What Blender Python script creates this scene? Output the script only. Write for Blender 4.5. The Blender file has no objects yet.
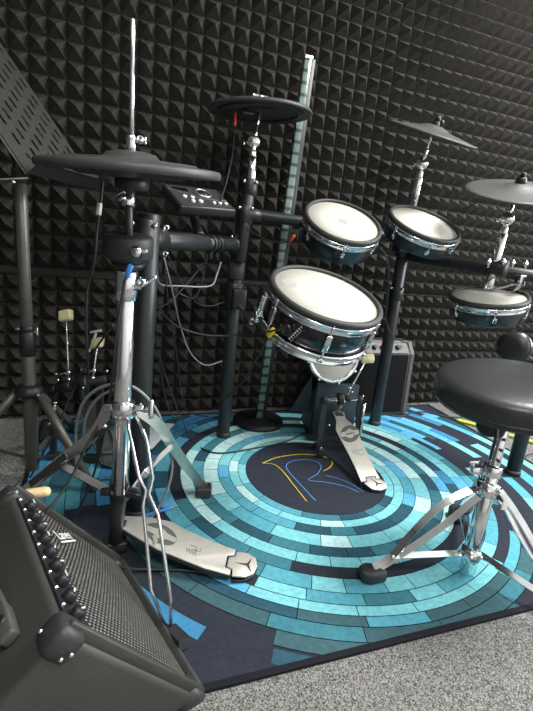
import bpy, bmesh, math, random
from mathutils import Vector as V, Matrix
random.seed(7)
sc = bpy.context.scene
COL = sc.collection
PI = math.pi
# ------------------------------------------------------------------ camera
FPX = 448.86; CX, CY = 266.5, 355.5
PITCH, ROLL, YAW, H = 0.25305, 0.09913, 0.35874, 0.82
FW = V((math.sin(YAW)*math.cos(PITCH), math.cos(YAW)*math.cos(PITCH), -math.sin(PITCH)))
r0 = V((math.cos(YAW), -math.sin(YAW), 0)); u0 = r0.cross(FW)
RR = r0*math.cos(ROLL) + u0*math.sin(ROLL); UU = -r0*math.sin(ROLL) + u0*math.cos(ROLL)
O = V((0, 0, H))
def ray(x, y): return FW + RR*((x-CX)/FPX) - UU*((y-CY)/FPX)
def at(x, y, d): return O + ray(x, y)*d
def fl(x, y, z=0.0):
    d = ray(x, y); return O + d*((H-z)/-d.z)
def onp(x, y, P, n):
    d = ray(x, y); return O + d*((P-O).dot(n)/d.dot(n))
def pr(X):
    d = X-O; k = d.dot(FW); return (CX+FPX*d.dot(RR)/k, CY-FPX*d.dot(UU)/k)
def zat(b, y):
    lo, hi = 0, 2.2
    for i in range(40):
        m = (lo+hi)/2
        if pr(V((b[0], b[1], m)))[1] > y: lo = m
        else: hi = m
    return V((b[0], b[1], lo))
cd = bpy.data.cameras.new('camera'); cam = bpy.data.objects.new('camera', cd); COL.objects.link(cam)
cd.sensor_fit = 'VERTICAL'; cd.sensor_height = 24; cd.lens = FPX/711*24; cd.clip_start = 0.02
cam.matrix_world = Matrix(((RR.x, UU.x, -FW.x, 0), (RR.y, UU.y, -FW.y, 0), (RR.z, UU.z, -FW.z, H), (0, 0, 0, 1)))
sc.camera = cam
sc.view_settings.view_transform = 'Standard'; sc.view_settings.look = 'None'
sc.view_settings.gamma = 1; sc.view_settings.use_curve_mapping = False
sc.view_settings.exposure = 0.15
# ------------------------------------------------------------------ materials
def s2l(c): return tuple(((v/255)/12.92 if v <= 10 else (((v/255)+.055)/1.055)**2.4) for v in c)
def mat(name, rgb, rough=.5, metal=0, var=.12, vs=30, bump=0, bs=200, coat=0, spec=.5, trans=0):
    m = bpy.data.materials.new(name); m.use_nodes = True; nt = m.node_tree; b = nt.nodes['Principled BSDF']
    c = s2l(rgb)
    tc = nt.nodes.new('ShaderNodeTexCoord')
    nz = nt.nodes.new('ShaderNodeTexNoise'); nz.inputs['Scale'].default_value = vs; nz.inputs['Detail'].default_value = 3
    nt.links.new(tc.outputs['Object'], nz.inputs['Vector'])
    rp = nt.nodes.new('ShaderNodeValToRGB')
    rp.color_ramp.elements[0].position = .3; rp.color_ramp.elements[1].position = .7
    rp.color_ramp.elements[0].color = tuple(v*(1-var) for v in c)+(1,)
    rp.color_ramp.elements[1].color = tuple(min(1, v*(1+var)) for v in c)+(1,)
    nt.links.new(nz.outputs['Fac'], rp.inputs['Fac']); nt.links.new(rp.outputs['Color'], b.inputs['Base Color'])
    b.inputs['Roughness'].default_value = rough; b.inputs['Metallic'].default_value = metal
    b.inputs['Specular IOR Level'].default_value = spec; b.inputs['Coat Weight'].default_value = coat
    b.inputs['Coat Roughness'].default_value = .05; b.inputs['Transmission Weight'].default_value = trans
    if bump:
        n2 = nt.nodes.new('ShaderNodeTexNoise'); n2.inputs['Scale'].default_value = bs; n2.inputs['Detail'].default_value = 2
        nt.links.new(tc.outputs['Object'], n2.inputs['Vector'])
        bp = nt.nodes.new('ShaderNodeBump'); bp.inputs['Strength'].default_value = bump; bp.inputs['Distance'].default_value = .002
        nt.links.new(n2.outputs['Fac'], bp.inputs['Height']); nt.links.new(bp.outputs['Normal'], b.inputs['Normal'])
    return m
M = {}
M['foam'] = mat('foam', (49, 47, 43), .95, var=.25, vs=60, bump=.6, bs=400, spec=.2)
M['wallpaint'] = mat('wall_paint', (70, 70, 70), .9)
M['white_wall'] = mat('white_wall', (205, 205, 202), .9, var=.03)
M['ceiling'] = mat('ceiling', (225, 225, 222), .9, var=.03)
M['chrome'] = mat('chrome', (232, 233, 235), .12, 1, var=.04)
M['steel'] = mat('brushed_steel', (214, 212, 206), .34, 1, var=.06, vs=80)
M['board'] = mat('silver_board', (205, 202, 192), .42, .55, var=.05, vs=60)
M['blackmetal'] = mat('black_powder_coat', (46, 47, 48), .38, .0, var=.1, bump=.15, bs=600)
M['tube'] = mat('rack_tube', (40, 42, 44), .42, .1, var=.12, vs=40, bump=.1, bs=500)
M['deskgrey'] = mat('desk_sheet', (60, 59, 55), .5, .2, var=.25, vs=90)
M['standgrey'] = mat('satin_grey_tube', (84, 83, 78), .38, .3, var=.1)
M['plastic'] = mat('black_plastic', (30, 31, 33), .42, var=.15)
M['plastic3'] = mat('soft_grey_plastic', (78, 77, 72), .45, var=.08)
M['plastic2'] = mat('grey_plastic', (46, 47, 48), .5, var=.1)
M['cloth'] = mat('grille_cloth', (20, 20, 21), .95, var=.2, vs=200, spec=.1)
M['rubber'] = mat('rubber', (44, 44, 44), .55, var=.15, bump=.15, bs=300)
M['cymbal'] = mat('cymbal_rubber', (64, 64, 63), .5, var=.08, vs=25, bump=.1, bs=300)
M['cymbal2'] = mat('cymbal_rubber_dark', (36, 37, 38), .5, var=.1)
M['gloss'] = mat('gloss_black_shell', (12, 15, 26), .22, 0, var=.1, coat=.35)
M['satin'] = mat('satin_black_shell', (27, 33, 42), .3, 0, var=.1, coat=.3)
M['tower'] = mat('tower_panel', (62, 74, 82), .4, .2, var=.08)
M['white'] = mat('label_white', (225, 225, 220), .6, var=.02)
M['paper'] = mat('paper', (240, 243, 243), .8, var=.03)
M['felt'] = mat('beater_felt', (232, 222, 176), .9, var=.06, vs=90)
M['wood'] = mat('pale_wood', (226, 200, 150), .5, var=.08, vs=40)
M['vinyl'] = mat('seat_vinyl', (41, 42, 43), .38, var=.18, vs=9, bump=.25, bs=70)
M['tolex'] = mat('cabinet_vinyl', (56, 56, 53), .5, var=.12, vs=12, bump=.35, bs=500)
M['cable'] = mat('cable', (40, 42, 44), .45, var=.1)
M['greycable'] = mat('grey_cable', (132, 134, 134), .45, var=.08)
M['yellow'] = mat('yellow_wrap', (235, 205, 40), .5, var=.05)
M['orange'] = mat('orange_wrap', (215, 90, 45), .5, var=.05)
M['red'] = mat('red_plug', (205, 60, 45), .5, var=.05)
M['blue'] = mat('blue_sleeve', (60, 130, 200), .4, var=.05)
M['lime'] = mat('lime_hose', (200, 215, 60), .5, var=.06)
M['gold'] = mat('brass_tip', (190, 150, 70), .3, .8, var=.05)
M['markgrey'] = mat('mark_grey', (96, 94, 90), .5, .2, var=.04)
M['darkmark'] = mat('dark_mark', (50, 50, 50), .5, var=.04)
def headmat():
    m = mat('mesh_head', (180, 178, 168), .75, var=.02, vs=10); nt = m.node_tree; b = nt.nodes['Principled BSDF']
    tc = nt.nodes.new('ShaderNodeTexCoord'); ck = nt.nodes.new('ShaderNodeTexChecker'); ck.inputs['Scale'].default_value = 700
    nt.links.new(tc.outputs['Object'], ck.inputs['Vector'])
    bp = nt.nodes.new('ShaderNodeBump'); bp.inputs['Strength'].default_value = .1; bp.inputs['Distance'].default_value = .0005
    nt.links.new(ck.outputs['Fac'], bp.inputs['Height']); nt.links.new(bp.outputs['Normal'], b.inputs['Normal'])
    return m
M['head'] = headmat()
M['headspot'] = mat('worn_spot', (156, 156, 149), .8, var=.06, vs=80)
def carpetmat():
    m = bpy.data.materials.new('grey_carpet'); m.use_nodes = True; nt = m.node_tree; b = nt.nodes['Principled BSDF']
    tc = nt.nodes.new('ShaderNodeTexCoord')
    n = nt.nodes.new('ShaderNodeTexNoise'); n.inputs['Scale'].default_value = 330; n.inputs['Detail'].default_value = 4; n.inputs['Roughness'].default_value = .8
    vz = nt.nodes.new('ShaderNodeTexVoronoi'); vz.inputs['Scale'].default_value = 420
    nt.links.new(tc.outputs['Object'], n.inputs['Vector']); nt.links.new(tc.outputs['Object'], vz.inputs['Vector'])
    mx = nt.nodes.new('ShaderNodeMix'); mx.data_type = 'FLOAT'; mx.inputs['Factor'].default_value = .45
    nt.links.new(n.outputs['Fac'], mx.inputs['A']); nt.links.new(vz.outputs['Color'], mx.inputs['B'])
    r = nt.nodes.new('ShaderNodeValToRGB'); e = r.color_ramp.elements
    e[0].position = .34; e[0].color = s2l((62, 62, 62))+(1,); e[1].position = .70; e[1].color = s2l((172, 170, 166))+(1,)
    nt.links.new(mx.outputs['Result'], r.inputs['Fac']); nt.links.new(r.outputs['Color'], b.inputs['Base Color'])
    b.inputs['Roughness'].default_value = 1; b.inputs['Specular IOR Level'].default_value = .1
    bp = nt.nodes.new('ShaderNodeBump'); bp.inputs['Strength'].default_value = .9; bp.inputs['Distance'].default_value = .006
    nt.links.new(mx.outputs['Result'], bp.inputs['Height']); nt.links.new(bp.outputs['Normal'], b.inputs['Normal'])
    return m
M['carpet'] = carpetmat()
def grillemat():
    m = bpy.data.materials.new('wire_grille'); m.use_nodes = True; nt = m.node_tree; b = nt.nodes['Principled BSDF']
    tc = nt.nodes.new('ShaderNodeTexCoord')
    br = nt.nodes.new('ShaderNodeTexBrick'); br.inputs['Scale'].default_value = 1
    br.inputs['Brick Width'].default_value = .0085; br.inputs['Row Height'].default_value = .0075; br.inputs['Mortar Size'].default_value = .0026
    br.inputs['Mortar Smooth'].default_value = .6
    br.inputs['Color1'].default_value = s2l((150, 149, 140))+(1,); br.inputs['Color2'].default_value = s2l((120, 119, 112))+(1,)
    br.inputs['Mortar'].default_value = s2l((8, 8, 8))+(1,)
    nt.links.new(tc.outputs['UV'], br.inputs['Vector']); nt.links.new(br.outputs['Color'], b.inputs['Base Color'])
    b.inputs['Roughness'].default_value = .5
    bp = nt.nodes.new('ShaderNodeBump'); bp.inputs['Strength'].default_value = .8; bp.inputs['Distance'].default_value = .002; bp.invert = True
    nt.links.new(br.outputs['Fac'], bp.inputs['Height']); nt.links.new(bp.outputs['Normal'], b.inputs['Normal'])
    return m
M['grille'] = grillemat()
def tubelight():
    m = bpy.data.materials.new('striped_diffuser'); m.use_nodes = True; nt = m.node_tree; b = nt.nodes['Principled BSDF']
    tc = nt.nodes.new('ShaderNodeTexCoord'); sp = nt.nodes.new('ShaderNodeSeparateXYZ'); nt.links.new(tc.outputs['Object'], sp.inputs[0])
    w = nt.nodes.new('ShaderNodeMath'); w.operation = 'MULTIPLY'; w.inputs[1].default_value = 24; nt.links.new(sp.outputs['Z'], w.inputs[0])
    f = nt.nodes.new('ShaderNodeMath'); f.operation = 'FRACT'; nt.links.new(w.outputs[0], f.inputs[0])
    r = nt.nodes.new('ShaderNodeValToRGB'); e = r.color_ramp.elements
    e[0].position = .0; e[0].color = s2l((98, 116, 108))+(1,); e[1].position = 1; e[1].color = s2l((98, 116, 108))+(1,)
    for p, c in ((.32, (98, 116, 108)), (.42, (36, 54, 54)), (.62, (36, 54, 54)), (.72, (98, 116, 108))):
        x = e.new(p); x.color = s2l(c)+(1,)
    nt.links.new(f.outputs[0], r.inputs['Fac']); nt.links.new(r.outputs['Color'], b.inputs['Base Color'])
    b.inputs['Roughness'].default_value = .2; b.inputs['Coat Weight'].default_value = .6
    return m
M['diffuser'] = tubelight()
def fabric(name, rgb):
    return mat(name, rgb, .9, var=.14, vs=90, bump=.3, bs=500, spec=.15)
RUGC = {k: fabric('rug_'+k, v) for k, v in dict(navy=(44, 48, 58), line=(17, 22, 32), pale=(178, 216, 216), aqua=(120, 190, 198), turq=(84, 156, 172), teal=(62, 118, 130),
        dteal=(44, 80, 94), blue=(62, 126, 166), sky=(92, 168, 204), grey=(60, 92, 98), edge=(30, 31, 36)).items()}
# ------------------------------------------------------------------ mesh builder
class MB:
    def __init__(s): s.bm = bmesh.new(); s.uv = None
    def quadface(s, pts, mi=0, smooth=False):
        vs = [s.bm.verts.new(p) for p in pts]
        try:
            f = s.bm.faces.new(vs); f.material_index = mi; f.smooth = smooth; return f
        except ValueError: return None
    def box(s, c, ax, ay, az, mi=0, bev=0):
        c = V(c); ax, ay, az = V(ax), V(ay), V(az)
        t = bmesh.new(); vs = [t.verts.new(c+ax*i+ay*j+az*k) for i in (-1, 1) for j in (-1, 1) for k in (-1, 1)]
        for q in ((0, 1, 3, 2), (4, 6, 7, 5), (0, 4, 5, 1), (2, 3, 7, 6), (0, 2, 6, 4), (1, 5, 7, 3)): t.faces.new([vs[i] for i in q]).material_index = mi
        bmesh.ops.recalc_face_normals(t, faces=t.faces)
        if bev: bmesh.ops.bevel(t, geom=list(t.edges), offset=bev, segments=2, affect='EDGES', profile=.5)
        s.merge(t, bev > 0); return s
    def merge(s, t, smooth=False):
        mp = {}
        for v in t.verts: mp[v] = s.bm.verts.new(v.co)
        for f in t.faces:
            g = s.bm.faces.new([mp[v] for v in f.verts]); g.material_index = f.material_index; g.smooth = smooth or f.smooth
        t.free()
    def abox(s, a, b, mi=0, bev=0):
        a, b = V(a), V(b); h = (b-a)/2
        return s.box((a+b)/2, (h.x, 0, 0), (0, h.y, 0), (0, 0, h.z), mi, bev)
    def lathe(s, c, n, prof, seg=48, mi=0, close=False, smooth=True):
        c, n = V(c), V(n).normalized(); a = n.orthogonal().normalized(); b = n.cross(a); rings = []
        for (r, z) in prof:
            if r < 1e-6: rings.append([s.bm.verts.new(c+n*z)])
            else: rings.append([s.bm.verts.new(c+n*z+(a*math.cos(2*PI*k/seg)+b*math.sin(2*PI*k/seg))*r) for k in range(seg)])
        m = len(rings)
        for i in range(m if close else m-1):
            A, B = rings[i], rings[(i+1) % m]
            for k in range(seg):
                k2 = (k+1) % seg
                if len(A) == 1 and len(B) == 1: continue
                if len(A) == 1: q = [A[0], B[k], B[k2]]
                elif len(B) == 1: q = [A[k], B[0], A[k2]]
                else: q = [A[k], B[k], B[k2], A[k2]]
                f = s.bm.faces.new(q); f.smooth = smooth; f.material_index = mi
        return s
    def cyl(s, p, q, r, r2=None, seg=24, mi=0):
        p, q = V(p), V(q); r2 = r if r2 is None else r2; L = (q-p).length; b = min(r, L)*.12
        return s.lathe(p, q-p, [(0, 0), (r-b, 0), (r, b), (r2, L-b), (r2-b, L), (0, L)], seg, mi)
    def tube(s, pts, r, seg=8, sub=6, mi=0, flat=None):
        pts = [V(p) for p in pts]
        if sub > 1 and len(pts) > 2:
            o = []
            for i in range(len(pts)-1):
                p0 = pts[max(i-1, 0)]; p1 = pts[i]; p2 = pts[i+1]; p3 = pts[min(i+2, len(pts)-1)]
                for k in range(sub):
                    t = k/sub
                    o.append(.5*((2*p1)+(p2-p0)*t+(2*p0-5*p1+4*p2-p3)*t*t+(3*p1-p0-3*p2+p3)*t**3))
            o.append(pts[-1]); pts = o
        rings = []; ref = None
        for i, p in enumerate(pts):
            d = (pts[min(i+1, len(pts)-1)]-pts[max(i-1, 0)]).normalized()
            if flat is not None: a = (V(flat)-d*V(flat).dot(d)).normalized()
            elif ref is None: a = d.orthogonal().normalized()
            else: a = (ref-d*ref.dot(d)).normalized()
            ref = a; b = d.cross(a)
            ra, rb = r if isinstance(r, tuple) else (r, r)
            if isinstance(r, tuple):
                ring = [s.bm.verts.new(p+a*ra*x+b*rb*y) for x, y in ((-1, -1), (1, -1), (1, 1), (-1, 1))]
            else: ring = [s.bm.verts.new(p+(a*math.cos(2*PI*k/seg)*ra+b*math.sin(2*PI*k/seg)*rb)) for k in range(seg)]
            rings.append(ring)
        n = len(rings[0])
        for A, B in zip(rings, rings[1:]):
            for k in range(n):
                f = s.bm.faces.new([A[k], A[(k+1) % n], B[(k+1) % n], B[k]]); f.smooth = not isinstance(r, tuple); f.material_index = mi
        for e in (rings[0][::-1], rings[-1]):
            f = s.bm.faces.new(e); f.material_index = mi
        return s
    def prism(s, poly, d, mi=0, bev=0):
        poly = [V(p) for p in poly]; d = V(d); t = bmesh.new()
        A = [t.verts.new(p) for p in poly]; B = [t.verts.new(p+d) for p in poly]; n = len(poly)
        t.faces.new(A[::-1]); t.faces.new(B)
        for k in range(n): t.faces.new([A[k], A[(k+1) % n], B[(k+1) % n], B[k]])
        for f in t.faces: f.material_index = mi
        bmesh.ops.recalc_face_normals(t, faces=t.faces)
        if bev: bmesh.ops.bevel(t, geom=list(t.edges), offset=bev, segments=3, affect='EDGES', profile=.5)
        s.merge(t, bev > 0); return s
    def ball(s, c, r, sc3=(1, 1, 1), mi=0, seg=16):
        t = bmesh.new(); bmesh.ops.create_uvsphere(t, u_segments=seg, v_segments=seg//2+2, radius=r)
        for v in t.verts: v.co = V((v.co.x*sc3[0], v.co.y*sc3[1], v.co.z*sc3[2]))+V(c)
        for f in t.faces: f.material_index = mi; f.smooth = True
        s.merge(t, True); return s
def link(name, mb, mats, origin=V((0, 0, 0)), parent=None, fix=True):
    bm = mb.bm
    if fix: bmesh.ops.recalc_face_normals(bm, faces=bm.faces)
    for v in bm.verts: v.co -= origin
    me = bpy.data.meshes.new(name); bm.to_mesh(me); bm.free()
    for m in (mats if isinstance(mats, (list, tuple)) else [mats]): me.materials.append(M[m] if isinstance(m, str) else m)
    o = bpy.data.objects.new(name, me); COL.objects.link(o)
    if parent is None: o.location = origin
    else: o.parent = parent
    return o
class Thing:
    def __init__(s, name, label, cat, loc, group=None):
        s.loc = V(loc); s.o = bpy.data.objects.new(name, None); COL.objects.link(s.o); s.o.location = s.loc; s.o.empty_display_size = .05
        s.o['label'] = label; s.o['category'] = cat
        if group: s.o['group'] = group
    def part(s, name, mb, m, parent=None, label=None):
        o = link(name, mb, m, s.loc, parent or s.o)
        if label: o['label'] = label
        return o
def single(name, mb, m, label, cat, loc, group=None):
    o = link(name, mb, m, V(loc)); o['label'] = label; o['category'] = cat
    if group: o['group'] = group
    return o
def struct(name, mb, m, loc=(0, 0, 0)):
    o = link(name, mb, m, V(loc)); o['kind'] = 'structure'; return o
def textmesh(body, size, origin, ex, ey, lift=.0006):
    cu = bpy.data.curves.new('t', 'FONT'); cu.body = body; cu.size = size; cu.align_x = 'CENTER'; cu.align_y = 'CENTER'; cu.extrude = .0003
    ob = bpy.data.objects.new('t', cu); COL.objects.link(ob)
    me = ob.to_mesh(); mb = MB(); ex, ey = V(ex).normalized(), V(ey).normalized(); ez = ex.cross(ey)
    vs = [mb.bm.verts.new(V(origin)+ex*v.co.x+ey*v.co.y+ez*(v.co.z+lift)) for v in me.vertices]
    for p in me.polygons:
        try: mb.bm.faces.new([vs[i] for i in p.vertices])
        except ValueError: pass
    ob.to_mesh_clear(); bpy.data.objects.remove(ob); return mb
# ------------------------------------------------------------------ room
WY = 1.975
X0, X1, Y0, Z1 = -1.9, 3.6, -1.7, 2.55
struct('floor', MB().abox((X0, Y0, -.06), (X1, WY+.06, 0)), 'carpet')
struct('wall_back', MB().abox((X0, WY+.012, 0), (X1, WY+.1, Z1)), 'wallpaint')
struct('wall_left', MB().abox((X0-.1, Y0, 0), (X0, WY+.1, Z1)), 'wallpaint')
struct('wall_front', MB().abox((X0-.1, Y0-.1, 0), (X1+.1, Y0, Z1)), 'white_wall')
struct('ceiling', MB().abox((X0-.1, Y0-.1, Z1), (X1+.1, WY+.1, Z1+.1)), 'ceiling')
wr = MB(); WA, WB, WZ0, WZ1 = -.9, 1.2, .9, 2.2
wr.abox((X1, Y0-.1, 0), (X1+.1, WA, Z1)).abox((X1, WB, 0), (X1+.1, WY+.1, Z1)).abox((X1, WA, 0), (X1+.1, WB, WZ0)).abox((X1, WA, WZ1), (X1+.1, WB, Z1))
struct('wall_right', wr, 'white_wall')
wf = MB()
for a, b in (((WA, WZ0), (WA+.05, WZ1)), ((WB-.05, WZ0), (WB, WZ1)), ((WA, WZ0), (WB, WZ0+.05)), ((WA, WZ1-.05), (WB, WZ1)), ((.13, WZ0), (.17, WZ1))):
    wf.abox((X1+.03, a[0], a[1]), (X1+.08, b[0], b[1]))
struct('window_1', wf, 'white_wall')
struct('baseboard_right', MB().abox((X1-.015, Y0, 0), (X1, WY, .08)), 'white_wall')
# foam panels -------------------------------------------------------------
PT = .0729*H*WY/1.927
def foam(u0, u1, z0, z1, label, phase=0.0, strip=0.0):
    mb = MB(); hgt = .046
    nu = max(1, round((u1-u0))); nz = max(1, round((z1-z0)/PT)); pz = (z1-z0)/nz
    x0 = u0*PT; px = (u1-u0)*PT/nu
    P = lambda x, z, y: mb.bm.verts.new((x, y, z))
    yb = WY
    grid = [[P(x0+i*px, z0+j*pz, yb) for j in range(nz+1)] for i in range(nu+1)]
    for i in range(nu):
        for j in range(nz):
            jx, jz = random.uniform(-.0012, .0012), random.uniform(-.0012, .0012)
            t = P(x0+(i+.5)*px+jx, z0+(j+.5)*pz+jz, yb-hgt+random.uniform(-.002, .002))
            a, b, c, d = grid[i][j], grid[i+1][j], grid[i+1][j+1], grid[i][j+1]
            for q in ((a, b, t), (b, c, t), (c, d, t), (d, a, t)): mb.bm.faces.new(q)
    bk = [P(x0, z0, WY+.011), P(x0+nu*px, z0, WY+.011), P(x0+nu*px, z1, WY+.011), P(x0, z1, WY+.011)]
    mb.bm.faces.new(bk)
    mb.bm.faces.new([grid[i][0] for i in range(nu+1)]+[bk[1], bk[0]])
    mb.bm.faces.new([grid[i][nz] for i in range(nu, -1, -1)]+[bk[3], bk[2]])
    mb.bm.faces.new([grid[0][j] for j in range(nz, -1, -1)]+[bk[0], bk[3]])
    mb.bm.faces.new([grid[nu][j] for j in range(nz+1)]+[bk[2], bk[1]])
    if strip:
        mb.abox((x0, WY-.012, z1), (x0+nu*px, WY+.011, z1+strip))
    single('acoustic_foam_panel', mb, 'foam', label, 'foam panel', (x0, WY, z0))
ZS = H-3.11*PT
foam(-26, 19.7, ZS+.003, ZS+.003+29*PT, 'large dark pyramid foam sheet on the upper wall behind the left drums')
foam(19.74, 57, ZS-.012, ZS-.012+29*PT, 'dark pyramid foam sheet on the upper wall at right behind the two right cymbals')
foam(-26, -1.9, .008, ZS-.03, 'lower pyramid foam sheet behind the music stand tripod', strip=.028)
foam(-1.86, 5.95, .008, ZS-.03, 'narrow lower pyramid foam sheet behind the hi-hat stand and thick rack post', strip=.028)
foam(5.99, 57, .006, ZS-.02, 'long lower pyramid foam sheet running behind the snare, combo amplifier and stool', strip=.006)
# ------------------------------------------------------------------ rug
RC = V((.7305, 1.322, 0)); RX0, RX1, RY0, RY1 = -.24, 1.722, .622, 1.925
rug = Thing('rug', 'navy drum rug with turquoise ring mosaic and letter R on the grey carpet', 'rug', RC)
b = MB(); b.abox((RX0, RY0, .0005), (RX1, RY1, .006), 0); rug.part('base', b, [RUGC['navy']])
e_ = MB(); w = .012
for a, c in (((RX0-.002, RY0-.002), (RX1+.002, RY0+w)), ((RX0-.002, RY1-w), (RX1+.002, RY1+.002)), ((RX0-.002, RY0), (RX0+w, RY1)), ((RX1-w, RY0), (RX1+.002, RY1))):
    e_.abox((a[0], a[1], .0003), (c[0], c[1], .0085), 0, .0015)
rug.part('edge_binding', e_, [RUGC['edge']])
names = list(RUGC.keys())
tl = MB(); zt = .0066
def clip(poly):
    for ax, val, sg in ((0, RX0+w, 1), (0, RX1-w, -1), (1, RY0+w, 1), (1, RY1-w, -1)):
        o = []
        for i in range(len(poly)):
            p, q = poly[i], poly[(i+1) % len(poly)]; dp, dq = (p[ax]-val)*sg, (q[ax]-val)*sg
            if dp >= 0: o.append(p)
            if dp*dq < 0:
                t = dp/(dp-dq); o.append((p[0]+(q[0]-p[0])*t, p[1]+(q[1]-p[1])*t))
        poly = o
        if len(poly) < 3: return []
    return poly
def sector(ra, rb, a0, a1, key, z=zt, g=.0011):
    n = max(1, int(abs(a1-a0)*rb/.03)); ra += g; rb -= g; da = g/rb*1.0; a0 += da; a1 -= da
    for k in range(n):
        t0, t1 = a0+(a1-a0)*k/n, a0+(a1-a0)*(k+1)/n
        P = lambda r, t: (RC.x+r*math.cos(t), RC.y+r*math.sin(t))
        q = clip([P(ra, t0), P(rb, t0), P(rb, t1), P(ra, t1)])
        if len(q) >= 3: tl.quadface([(x, y, z) for x, y in q], names.index(key))
sector(.2545, .2565, 0, 2*PI, 'line')
def under(ra, rb):   # dark line bed
    sector(ra-.0012, rb+.0012, 0, 2*PI, 'line', z=zt-.0003, g=0)
rings = [(.255, .284, 'a'), (.284, .317, 'b'), (.317, .356, 'c'), (.356, .408, 'b2'), (.408, .447, 'd'), (.447, .487, 'e'), (.487, .527, 'k'),
         (.527, .576, 'f'), (.576, .613, 'g'), (.613, .643, 'h'), (.643, .673, 'i'), (.673, .713, 'j'), (.713, .753, 's'), (.753, .797, 's2'),
         (.797, .84, 's'), (.84, .895, 's3'), (.895, .94, 's'), (.94, .985, 's3'), (.985, 1.03, 's')]
rr = random.Random(21)
def zone(a):   # a in degrees, world
    a = a % 360
    if a > 15 and a < 100: return 'back'
    if a >= 100 and a < 190: return 'left'
    if a >= 190 and a < 235: return 'fl'
    if a >= 235 and a < 310: return 'front'
    return 'right'
PAL = {
 'a': dict(back=['aqua', 'aqua', 'pale'], left=['aqua', 'aqua', 'turq'], fl=['teal', 'turq'], front=['dteal', 'teal'], right=['aqua', 'aqua']),
 'b': dict(back=['pale', 'pale', 'aqua'], left=['pale', 'pale', 'aqua'], fl=['aqua', 'pale'], front=['aqua', 'aqua', 'pale'], right=['pale', 'aqua', 'aqua']),
 'c': dict(back=['turq', 'teal', 'aqua'], left=['aqua', 'turq', 'sky'], fl=['turq', 'teal'], front=['dteal', 'teal', 'dteal'], right=['aqua', 'turq', 'sky']),
 'b2': dict(back=['pale', 'pale', 'aqua'], left=['pale', 'pale'], fl=['aqua', 'turq'], front=['aqua', 'pale', 'aqua'], right=['aqua', 'pale', 'pale']),
 'd': dict(back=['dteal', 'dteal', 'teal'], left=['dteal', 'teal', 'turq'], fl=['dteal', 'dteal', 'teal'], front=['dteal', 'teal', 'dteal'], right=['dteal', 'blue', 'teal']),
 'e': dict(back=['pale', 'pale', 'aqua'], left=['pale', 'aqua'], fl=['aqua', 'pale', 'aqua'], front=['aqua', 'aqua'], right=['aqua', 'sky', 'pale']),
 'k': dict(back=['dteal', 'line', 'dteal'], left=['line', 'line'], fl=['teal', 'dteal', 'teal'], front=['line', 'line', 'line'], right=['dteal', 'blue', 'dteal']),
 'f': dict(back=['pale', 'pale', 'aqua'], left=['dteal', 'sky', 'turq'], fl=['teal', 'turq'], front=['aqua', 'turq', 'turq'], right=['aqua', 'aqua', 'sky']),
 'g': dict(back=['line', 'line', 'aqua'], left=['teal', 'dteal', 'blue'], fl=['line', 'turq', 'dteal'], front=['turq', 'teal', 'aqua'], right=['turq', 'teal', 'sky']),
 'h': dict(back=['sky', 'aqua', 'sky'], left=['blue', 'dteal', 'blue'], fl=['aqua', 'sky'], front=['aqua', 'dteal', 'aqua'], right=['line', 'teal', 'line']),
 'i': dict(back=['blue', 'sky', 'pale'], left=['blue', 'teal', 'dteal'], fl=['dteal', 'grey', 'sky'], front=['turq', 'grey', 'grey'], right=['line', 'line', 'aqua']),
 'j': dict(back=['line', 'sky', 'line'], left=['teal', 'turq', 'dteal'], fl=['grey', 'grey', 'line'], front=['grey', 'teal', 'grey'], right=['line', 'line', 'aqua']),
 's': dict(back=['blue', 'sky', 'blue', 'dteal'], left=['dteal', 'teal', 'blue', 'turq'], fl=['line', 'line', 'line'], front=['line', 'line', 'grey'], right=['line', 'line', 'line']),
 's2': dict(back=['blue', 'sky', 'line', 'sky'], left=['turq', 'dteal', 'teal'], fl=['line', 'line', 'line'], front=['dteal', 'line', 'line', 'line'], right=['line', 'aqua', 'turq']),
 's3': dict(back=['line', 'blue', 'sky', 'line'], left=['teal', 'dteal', 'line', 'blue'], fl=['line', 'line', 'line'], front=['line', 'line', 'line'], right=['aqua', 'turq', 'aqua']),
}
for (ra, rb, k) in rings:
    if k[0] != 's': under(ra, rb)
    a = rr.uniform(0, 40); end = a+360; n = 0
    while a < end-1e-3:
        arc = rr.uniform(.075, .16)/rb*57.3 if ra < .6 else rr.uniform(.12, .26)/rb*57.3
        if ra > .44 and zone(a) == 'back' and PAL[k]['back'].count('line') + PAL[k]['back'].count('dteal') > 1: arc *= 1.6
        if end-a-arc < 6: arc = end-a
        c = PAL[k][zone(a+arc/2)]; key = c[n % len(c)] if rr.random() < .6 else rr.choice(c); n += 1
        if key == 'line': key = None
        if key:
            if k[0] == 's': sector(ra-.001, rb+.001, math.radians(a), math.radians(a+arc), 'line', z=zt-.0003, g=0)
            sector(ra, rb, math.radians(a), math.radians(a+arc), key)
        elif k[0] != 's': sector(ra, rb, math.radians(a), math.radians(a+arc), 'navy', g=.0004)
        a += arc
def polar(x, y):
    p = fl(x, y, .006)-RC; return math.hypot(p.x, p.y), math.atan2(p.y, p.x) % (2*PI)
ra_, a1_ = polar(207, 627); rb_, _ = polar(198, 641)
sector(ra_, rb_, a1_-.42, a1_, 'blue')
ra_, a1_ = polar(282, 650); rb_, a0_s = polar(270, 664)
sector(ra_, rb_, a0_s, a0_s+.55, 'dteal')
o = link('ring_mosaic', tl, [RUGC[k] for k in names], RC, rug.o, fix=True)
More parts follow.
